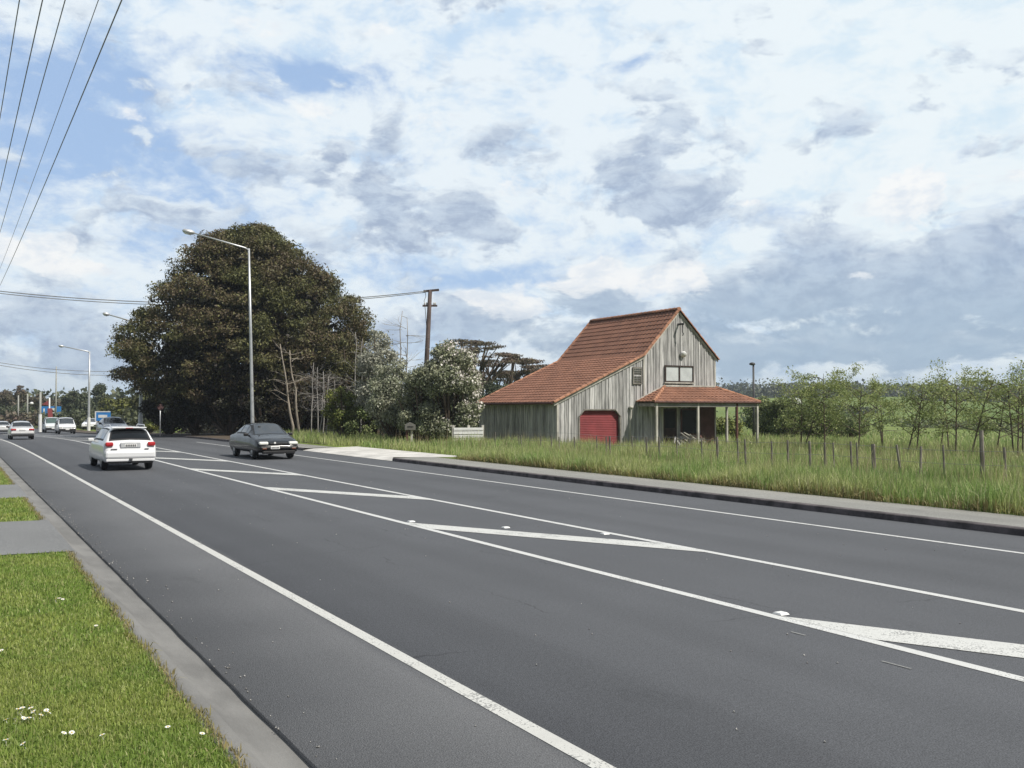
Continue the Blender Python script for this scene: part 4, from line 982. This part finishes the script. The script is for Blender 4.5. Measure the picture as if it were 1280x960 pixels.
# far trees on the left
def far_tree(px, Z, ptop, wpx, mat, label, k=26, n=4200, low=.15, size=.4, name='far_tree', r0=.8, r1=1.5):
    x, y = at(px, Z); g = gxy(x, y); h = hz(ptop, Z) - g; w = wpx * Z / 2400
    t = thing(name, label, 'tree', (x, y, g), 0, 'trees far down the road')
    MB().tube([(0, 0, 0), (.1, 0, h * .35), (0, 0, h * .7)], [.3, .22, .1], 7).build('trunk', M_BARK, t)
    lb = blob(0, 0, h * (low + (1 - low) / 2), w, w, h * (1 - low) / 2, k, r0, r1)
    P, d = lobe_points(lb, n, .4); leaves('crown', P, size, mat, t, d, up=.5)
FT = [(-8, 190, 486, 40, M_FAR, 'far loose tree at the left edge of the view'), (8, 185, 484, 26, M_GUM, 'far tree with ragged open top beside the left edge'), (26, 180, 477, 16, M_GUM, 'far tall thin gum tree above the silver car'), (44, 190, 490, 34, M_GUM, 'far brownish tree behind the concrete pole'), (14, 175, 505, 50, M_FAR, 'far low dark tree behind the silver car'), (66, 200, 495, 34, M_GUM, 'far reddish tree behind the blue sign'),
      (92, 170, 484, 36, M_FAR, 'dark dome shaped tree right of the large blue sign'), (106, 165, 487, 26, M_FAR, 'dark tree behind the distant street lamp'), (124, 190, 474, 22, M_FAR, 'far pointed conifer above the small blue sign'), (134, 160, 493, 30, M_FARY, 'yellow green tree above the small blue sign'), (156, 120, 492, 36, M_FARY, 'olive yellow tree left of the white lamp base'), (178, 110, 483, 36, leafmat('far_mix', (.07, .08, .03), (.11, .115, .035), (.12, .12, .05), .15, .1), 'olive tree behind the white lamp base'), (150, 125, 511, 50, M_FARY, 'low yellowish hedge tree behind the navy car')]
for (px, Z, pt, wp, m_, lb) in FT:
    op = px in (26, 8, 44, 124); far_tree(px, Z, pt, wp, m_, lb, 14 if op else 30, 2200 if op else 5000, .35 if op else .05, .42, 'gum_tree' if op else 'far_tree', .6, 1.3)
x_, y_ = at(45, 165); tag(MB().box(-2.2, 2.6, -.2, .2, 0, 1.0).box(-2.3, 2.7, -.26, .26, 1.0, 1.1).build('low_wall', M_WHITE), 'low white wall far away beside the silver car', 'wall').location = (x_, y_, gxy(x_, y_))
# hedgerows and woods on the far rise
def treeline(label_seed, pts, n, h, size, mat, w=6):
    P = []
    for i in range(len(pts) - 1):
        a, b = np.array(pts[i]), np.array(pts[i + 1]); k = n // (len(pts) - 1); q_ = RNG.random(k)
        xy = a + (b - a) * q_[:, None] + RNG.normal(0, w / 3, (k, 2))
        top = h * (.55 + .45 * np.sin(q_ * 9 + label_seed) * np.sin(q_ * 23 + label_seed * 2) + .15 * np.sin(q_ * 61))
        z = gz(xy[:, 0] - bend(xy[:, 1]), xy[:, 1]) + RNG.random(k) ** .7 * np.maximum(top, h * .25)
        P.append(np.column_stack([xy, z]))
    P = np.concatenate(P); return struct(leaves('treeline', P, RNG.uniform(.6, 1.3, len(P)) * size, mat, None, None, up=.6, aspect=.8), 'stuff')
A = lambda px, Z: at(px, Z)
treeline(1, [A(880, 640), A(1010, 600), A(1150, 590), A(1320, 560)], 9000, 9, 2.0, M_FAR, 18)
treeline(2, [A(930, 470), A(1060, 460), A(1180, 480)], 5000, 6, 1.5, M_FAR, 10)
treeline(3, [A(1150, 420), A(1260, 400), A(1340, 390)], 4500, 7, 1.4, M_FAR, 12)
treeline(4, [A(960, 330), A(1090, 300)], 2500, 3.2, 1.0, M_FAR, 6)
treeline(5, [A(940, 230), A(1010, 190), A(1060, 175)], 3500, 3.6, .8, M_GREEN, 8)
treeline(6, [A(1130, 210), A(1220, 190), A(1330, 170)], 2500, 2.0, .7, M_GREEN, 6)
treeline(7, [A(-80, 230), A(40, 240), A(160, 220), A(260, 200)], 9000, 7, 1.3, M_FAR, 14)
treeline(8, [A(850, 720), A(980, 700), A(1060, 700)], 3000, 14, 2.2, M_FAR, 20)
def understory(seed, pts, n, h, size, mat, w): return treeline(seed, pts, n, h, size, mat, w)
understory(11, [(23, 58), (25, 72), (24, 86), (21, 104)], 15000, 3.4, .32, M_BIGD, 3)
understory(12, [A(60, 135), A(100, 132), A(150, 118), A(185, 100)], 6000, 2.4, .5, M_FAR, 2)
understory(13, [A(-30, 150), A(20, 150), A(60, 150)], 3000, 2.2, .5, M_GUM, 2)
x_, y_ = at(993, 380); tag(MB().prism([(-2.2, 0), (2.2, 0), (2.2, 1.6), (0, 2.5), (-2.2, 1.6)], 'y', -1.5, 1.5).build('far_house', M_WHITE), 'tiny white house on the far slope behind young trees', 'house').location = (x_, y_, gxy(x_, y_) + .5)

# ---------------------------------------------------------------- fence
fx = 19.5
fence = thing('wire_fence', 'old post and wire paddock fence standing in the tall grass', 'fence', (fx, 0, 0))
FP = [(1258, 559, .05, 0), (1224, 538, .085, .0), (1182, 556, .04, 0), (1148, 558, .05, .1), (1128, 556, .05, -.15), (1091, 555, .09, 0), (1073, 553, .035, 0), (1061, 552, .045, 0), (1042, 553, .035, 0), (1033, 553, .05, 0), (1010, 551, .06, 0), (987, 550, .05, 0), (963, 551, .045, 0), (933, 549, .05, 0), (920, 548, .04, 0), (898, 546, .07, 0), (876, 547, .04, 0), (845, 547, .05, 0), (824, 546, .06, 0), (806, 546, .055, 0), (790, 545, .04, 0), (764, 545, .06, 0), (758, 546, .05, 0), (745, 545, .04, 0), (690, 545, .045, 0), (676, 545, .04, 0), (654, 544, .06, 0), (650, 545, .05, 0), (618, 540, .05, 0), (700, 546, .04, 0), (720, 546, .045, 0)]
for (px, pt, r, ln) in FP:
    ang = TH + math.atan((px - 640) / 1200); y = fx / math.tan(ang); Z = fx * math.sin(TH) + y * math.cos(TH)
    top = hz(pt, Z); g = gxy(fx, y)
    o = (lambda q: MB().tube([(0, 0, 0), (ln * .5, 0, (top - g) * .5), (ln, 0.02, top - g)], [q, q * .95, q * .86], 7))(r * .62).build('post', M_POST, fence); o.location = (random.uniform(-.1, .1), y, g)
for hgt in (.35, .65, .95):
    pts = [(random.uniform(-.02, .02), y, gxy(fx, y) + hgt - .03 * math.sin(y)) for y in np.arange(4, 41, 1.5)]
    MB().tube(pts, .004, 4).build('wire', M_WIRE, fence)

# ---------------------------------------------------------------- grass
def in_drive(x, y): return ((y > 13.6) & (y < 17.7)) | ((y > 22.3) & (y < 26.35))
def lawn(n, x0, x1, y0, y1, h0, h1, w, seed_mat=M_LAWN, name='lawn_grass', lean=.5):
    X = RNG.uniform(x0, x1, n); Y = RNG.uniform(y0, y1, n)
    edge = RNG.random(n); ok = ~in_drive(X, Y) | ((X < -12)); X, Y = X[ok], Y[ok]
    Z = gz(X - bend(Y), Y); h = RNG.uniform(h0, h1, len(X))
    return struct(blades(name, X, Y, Z - .003, h, np.full(len(X), w), seed_mat, lean), 'stuff')
lawn(150000, -2.2, 1.30, 2.6, 8.0, .018, .05, .007)
lawn(90000, -5.5, 1.30, 8.0, 14.0, .02, .055, .011)
lawn(45000, -4.5, 1.30, 17.6, 32, .03, .07, .02)
lawn(2500, -3.2, 1.30, 2.6, 13, .015, .045, .008, M_DRY, lean=.9)
n = 520; gy = np.concatenate([RNG.uniform(2.5, 30, 260), RNG.uniform(3, 28, 260)]); gx_ = np.concatenate([1.72 + np.abs(RNG.normal(0, .10, 260)), RNG.uniform(1.8, 14, 260)])
gs = RNG.uniform(.004, .011, n); tet = np.array([[1, 1, 1], [-1, -1, 1], [-1, 1, -1], [1, -1, -1]]) * .7
GV = (np.stack([gx_, gy, gs * .4 + .002], 1)[:, None, :] + tet[None] * gs[:, None, None] * RNG.uniform(.6, 1.3, (n, 4, 1))).reshape(-1, 3)
GF = (np.arange(n)[:, None, None] * 4 + np.array([[0, 1, 2], [0, 3, 1], [0, 2, 3], [1, 3, 2]])[None]).reshape(-1, 3)
struct(npmesh('gravel', GV, GF, pmat('loose_stone', (.36, .35, .33), .9, var=.3, island=.4)), 'stuff')
# dry fringe creeping over the back of the kerb
n = 5200; Y = RNG.uniform(2.5, 34, n) ** 1.0; X = 1.30 + RNG.normal(0, .022, n) + .035 * np.sin(Y * 5.1) * np.sin(Y * 1.7); ok = ~in_drive(X, Y)
X, Y = X[ok], Y[ok]; struct(blades('kerb_grass', X, Y, np.full(len(X), .1), RNG.uniform(.02, .075, len(X)), np.full(len(X), .008), M_DRY, .8), 'stuff')
def tall(n, d0, d1, s0, s1, h0, h1, w, mat, name, lean=.35, pw=1.0, clump=.35):
    d = d0 + (d1 - d0) * RNG.random(n); s = s0 + (s1 - s0) * RNG.random(n) ** pw
    den = .5 + .5 * np.sin(d * 1.9 + np.sin(s * .8) * 2) * np.sin(s * 1.3 + np.sin(d * 1.1)); ok = (RNG.random(n) < 1 - clump + clump * den) & ~((s > 32.4) & (s < 44) & (d < 17.0))
    ok &= ~((d > 25.3) & (d < 36) & (s > 39.2) & (s < 47.6)) & ~((d > 30.5) & (d < 37.6) & (s > 38.1) & (s < 41.5))
    d, s, den = d[ok], s[ok], den[ok]
    h = RNG.uniform(h0, h1, len(d)) * (.7 + .5 * den)
    return struct(blades(name, d + bend(s), s, gz(d, s) - .02, h, np.full(len(d), w), mat, lean), 'stuff')
tall(66000, 15.95, 19.6, 6, 31.5, .22, .58, .016, M_TALL, 'verge_grass', .4)
tall(9000, 15.9, 16.35, 6, 31.5, .12, .34, .016, M_DRY, 'verge_grass', .7)
tall(60000, 18.9, 27, 8, 40, .4, .8, .02, M_TALL, 'paddock_grass', .3)
tall(40000, 27, 50, 8, 50, .4, .8, .035, M_TALL, 'paddock_grass', .3)
tall(9000, 17.2, 40, 7, 40, .7, 1.05, .012, M_SEED, 'seed_grass', .18)
tall(36000, 50, 130, 10, 110, .3, .7, .09, M_TALL, 'paddock_grass', .3)
tall(14000, 16.4, 25, 45, 60, .3, .7, .03, M_TALL, 'bank_grass', .35)
tall(14000, 16.9, 25.2, 31.0, 45.5, .2, .6, .025, M_TALL, 'bank_grass', .35)
# daisies in the lawn
da = MB()
for k in range(9):
    a = 2 * math.pi * k / 9; c, s_ = math.cos(a), math.sin(a)
    da.add([(c * .004, s_ * .004, .045), (c * .014 - s_ * .006, s_ * .014 + c * .006, .048), (c * .022, s_ * .022, .046), (c * .014 + s_ * .006, s_ * .014 - c * .006, .048)], [(0, 1, 2, 3)])
da.tube([(0, 0, 0), (.002, 0, .045)], .0015, 4)
DP = [(22, 890), (28, 888), (34, 886), (40, 888), (46, 891), (52, 892), (56, 893), (30, 894), (37, 896), (43, 899), (26, 900), (48, 897), (10, 903), (16, 902), (58, 890), (35, 901), (77, 919), (86, 918), (89, 917), (130, 921), (33, 932), (210, 910), (251, 918), (8, 929), (70, 750), (78, 750), (74, 749), (3, 815), (50, 763), (120, 783)]
d0 = None
for px, py in DP:
    x, y = ray_ground(px, py, .13)
    if d0 is None:
        d0 = thing('daisy', '', 'flower', (0, 0, 0)); da.build('petals', M_WHITE, d0); MB().lathe((0, 0, .045), [(.006, 0), (.005, .004), (.001, .005)], 7).build('flower_centre', M_STRAW, d0); o = d0
    else: o = copy_tree(d0)
    o.location = (x, y, gxy(x, y) + .0); o.rotation_euler = (random.gauss(0, .35), random.gauss(.15, .3), random.uniform(0, 6)); o.scale = (.8,) * 3
    tag(o, 'small white daisy flowering in the mown grass verge', 'flower', 'white daisies in the grass verge')

# ---------------------------------------------------------------- sky, sun, camera
SUN = Vector((.36, -.60, .84)).normalized()
el = math.asin(SUN.z); az = math.atan2(SUN.x, SUN.y)
sun = bpy.data.lights.new('sun', 'SUN'); sun.energy = 4.9; sun.angle = R(.5); sun.color = (1, .95, .87)
so_ = bpy.data.objects.new('sun', sun); COL.objects.link(so_); so_.rotation_euler = SUN.to_track_quat('Z', 'Y').to_euler()
w = bpy.data.worlds.new('World'); SC.world = w; w.use_nodes = True
t = NT(w.node_tree); bg = w.node_tree.nodes['Background']; STR = .1; bg.inputs['Strength'].default_value = STR
sky = t.n('ShaderNodeTexSky', sky_type='NISHITA'); sky.sun_disc = False; sky.sun_elevation = el; sky.sun_rotation = az
sky.air_density = 1.0; sky.dust_density = .6; sky.ozone_density = 1.5
tc = t.n('ShaderNodeTexCoord'); sp = t.n('ShaderNodeSeparateXYZ'); t.put(sp.inputs[0], tc.outputs['Generated'])
AZ = t.m('MULTIPLY', t.m('ARCTAN2', sp.outputs[0], sp.outputs[1]), 57.29578)
ELV = t.m('MULTIPLY', t.m('ARCSINE', sp.outputs[2]), 57.29578)
def azel(px, py):
    q = (px - 640) / 1200; a = math.degrees(TH + math.atan(q)); return a, math.degrees(math.atan((511 - py) / 1200 * math.cos(math.atan(q))))
cv_ = t.n('ShaderNodeCombineXYZ'); t.put(cv_.inputs[0], t.m('MULTIPLY', AZ, .1)); t.put(cv_.inputs[1], t.m('MULTIPLY', ELV, .17))
base = cv_.outputs[0]
wn = t.n('ShaderNodeTexNoise'); t.put(wn.inputs['Vector'], base); wn.inputs['Scale'].default_value = 1.3; wn.inputs['Detail'].default_value = 4
wv = t.n('ShaderNodeVectorMath', operation='MULTIPLY_ADD'); t.put(wv.inputs[0], wn.outputs['Color']); wv.inputs[1].default_value = (.36, .32, 0); t.put(wv.inputs[2], base)
warp = wv.outputs[0]
wsp = t.n('ShaderNodeSeparateXYZ'); t.put(wsp.inputs[0], warp)
UX = t.m('SUBTRACT', t.m('MULTIPLY', wsp.outputs[0], 10), 1.80); VY_ = t.m('SUBTRACT', t.m('MULTIPLY', wsp.outputs[1], 5.882), .94)
def gauss(lst, du=0.0, dv=0.0):
    tot = None
    for px, py, sx, sy, amp in lst:
        a, e = azel(px, py); sa = sx / 1200 * 57.3; se = sy / 1200 * 57.3
        q = t.m('ADD', t.m('POWER', t.m('DIVIDE', t.m('SUBTRACT', UX, a - du), sa), 2.0), t.m('POWER', t.m('DIVIDE', t.m('SUBTRACT', VY_, e - dv), se), 2.0))
        g = t.m('MULTIPLY', t.m('EXPONENT', t.m('MULTIPLY', q, -1.0)), amp)
        tot = g if tot is None else t.m('ADD', tot, g)
    return tot
# thin high veil with blue gaps
v1 = t.m('ADD', t.m('ADD', t.m('MULTIPLY', t.noise(warp, 1.6, 7, .6), .6), t.m('MULTIPLY', t.noise(warp, 4.2, 7, .62), .4)), .06)
BLUE = [(80, 110, 120, 70, -.20), (150, 190, 110, 40, -.14), (230, 62, 60, 22, -.10), (440, 85, 110, 24, -.17), (190, 290, 70, 20, -.14), (620, 345, 110, 18, -.16), (350, 110, 50, 30, -.08), (820, 300, 60, 16, -.10), (500, 195, 70, 16, -.12), (1000, 255, 60, 20, -.06), (30, 240, 50, 20, -.08), (1210, 190, 60, 24, -.05), (760, 70, 120, 20, -.06)]
WHT = [(1050, 110, 420, 150, .14), (640, 190, 130, 90, .12), (300, 25, 250, 30, .12), (700, 25, 400, 30, .10), (235, 105, 34, 30, .12), (370, 130, 40, 22, .12), (120, 130, 50, 14, .1), (30, 320, 60, 20, .1)]
vf = t.m('ADD', v1, t.m('ADD', gauss(BLUE), gauss(WHT)))
veil = t.mr(vf, .38, .60)
# heaped cloud, greyer beneath
CUM = [(790, 185, 85, 30, .20), (855, 258, 95, 28, .24), (1080, 338, 165, 42, .25), (1240, 330, 90, 56, .22), (550, 255, 95, 46, .19), (400, 180, 85, 18, .17), (290, 197, 50, 16, .18), (195, 252, 75, 12, .18), (105, 270, 14, 8, .14), (160, 300, 60, 14, .13), (620, 395, 90, 20, .15), (60, 395, 130, 26, .18), (480, 320, 110, 34, .14), (760, 380, 190, 14, .15), (930, 390, 200, 24, .2), (1150, 420, 240, 24, .2), (560, 425, 160, 18, .16), (40, 445, 150, 24, .2), (420, 400, 60, 20, .1), (900, 445, 180, 16, .14), (370, 280, 60, 14, .12), (610, 285, 40, 16, .1)]
def cfield(vec, dv):
    return t.m('ADD', t.noise(vec, 2.3, 7, .58), gauss(CUM, 0, dv))
c0 = cfield(warp, 0.0)
c1 = cfield(t.mapv(warp, loc=(.03, .15, 0)), .9)
cm = t.mr(c0, .535, .66)
lit = t.m('MULTIPLY', t.mr(t.m('SUBTRACT', c0, c1), -.02, .20), t.mr(c0, .60, .78, 1, .12))
S_ = 1 / STR
def K(r, g, b, k=1.0): return (r * S_ * k, g * S_ * k, b * S_ * k)
skyc = t.mix(1.0, sky.outputs[0], (1.0, 1.0, 1.0), 'MULTIPLY')
rightness = t.mr(AZ, 28, 52)
veilc = t.mix(rightness, K(.70, .83, .95), K(.77, .90, .965))
skyb = t.mix(.75, skyc, K(.44, .62, .92))
mott = t.noise(t.mapv(warp, loc=(3.1, 1.7, 0)), 2.6, 7, .6)
veilc = t.mix(t.mr(mott, .31, .54), t.mix(t.m('MULTIPLY_ADD', rightness, -.35, .60), veilc, K(.50, .68, .90)), t.mix(.7, veilc, K(.93, .98, .995)))
c = t.mix(t.m('MULTIPLY', veil, .95), skyb, veilc)
detail = t.noise(warp, 5.0, 7, .65)
grey = t.mix(t.mr(detail, .36, .64), K(.35, .44, .60), K(.56, .66, .79))
lowdark = t.mr(ELV, 3, 11, 1, 0)
grey = t.mix(t.m('MULTIPLY', lowdark, t.mr(AZ, 22, 40, .1, .75)), grey, K(.32, .455, .60))
cc = t.mix(lit, grey, K(.82, .90, .96))
c = t.mix(t.m('MULTIPLY', cm, .92), c, cc)
# small hard bright heads
BR = [(1150, 240, 50, 34, 1.0), (745, 335, 46, 26, .95), (866, 338, 34, 28, .95), (815, 350, 50, 16, .8), (690, 352, 40, 10, .5), (942, 252, 24, 9, .7), (25, 310, 64, 24, .9), (640, 384, 70, 20, .8), (585, 374, 36, 10, .5), (112, 334, 44, 12, .6), (1078, 343, 40, 9, .6), (235, 108, 36, 28, .6), (370, 128, 44, 22, .55), (640, 240, 40, 40, .5), (1272, 215, 36, 12, .6), (470, 25, 50, 18, .45), (560, 150, 60, 40, .4), (150, 140, 40, 10, .5), (330, 30, 60, 20, .45)]
gb = gauss(BR)
pn = t.noise(warp, 3.6, 6, .6)
br = t.mr(t.m('ADD', gb, t.m('MULTIPLY', t.m('SUBTRACT', pn, .5), 2.1)), .34, .60)
br = t.m('MULTIPLY', t.m('MULTIPLY', br, t.mr(gb, .06, .3)), t.mr(gb, .2, .9, .55, .95))
c = t.mix(br, c, t.mix(t.mr(detail, .35, .6), K(.78, .84, .91), K(.97, .98, .98)))
hor = t.mr(ELV, -1, 4.0, 1, 0)
c = t.mix(t.m('MULTIPLY', hor, .45), c, K(.40, .545, .70))
behind = t.mr(t.m('ABSOLUTE', t.m('SUBTRACT', AZ, 30)), 42, 75)     # dark cloud added over the unseen sky to deepen shade on walls
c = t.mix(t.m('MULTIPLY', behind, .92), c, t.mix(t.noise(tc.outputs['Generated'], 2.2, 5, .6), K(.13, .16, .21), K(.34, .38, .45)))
gnd = t.mr(ELV, -6, -1, 1, 0)
c = t.mix(gnd, c, K(.12, .14, .10))
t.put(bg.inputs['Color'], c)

hb = MB().box(-1500, 1300, -140, 1400, -6, 42).build('haze', None)
struct(hb, 'stuff')
hm = bpy.data.materials.new('haze_air'); hm.use_nodes = True; hn = hm.node_tree.nodes; hn.remove(hn['Principled BSDF'])
pv = hn.new('ShaderNodeVolumePrincipled'); pv.inputs['Color'].default_value = (.80, .88, .97, 1); pv.inputs['Density'].default_value = .00034; pv.inputs['Anisotropy'].default_value = .2
hm.node_tree.links.new(pv.outputs[0], hn['Material Output'].inputs['Volume'])
hb.data.materials.clear(); hb.data.materials.append(hm)
cam = bpy.data.cameras.new('camera'); cam.sensor_width = 36; cam.lens = 36 * 1200 / 1280; cam.clip_end = 8000; cam.clip_start = .05
co_ = bpy.data.objects.new('camera', cam); COL.objects.link(co_); co_.location = (0, 0, CAM_H); co_.rotation_euler = (R(90) + PIT, 0, -TH)
SC.camera = co_
vs_ = SC.view_settings; vs_.view_transform = 'Standard'; vs_.look = 'None'; vs_.exposure = 0; vs_.gamma = 1; vs_.use_curve_mapping = False
SC.cycles.max_bounces = 6; SC.cycles.diffuse_bounces = 3; SC.cycles.transparent_max_bounces = 8
SC.cycles.use_denoising = True
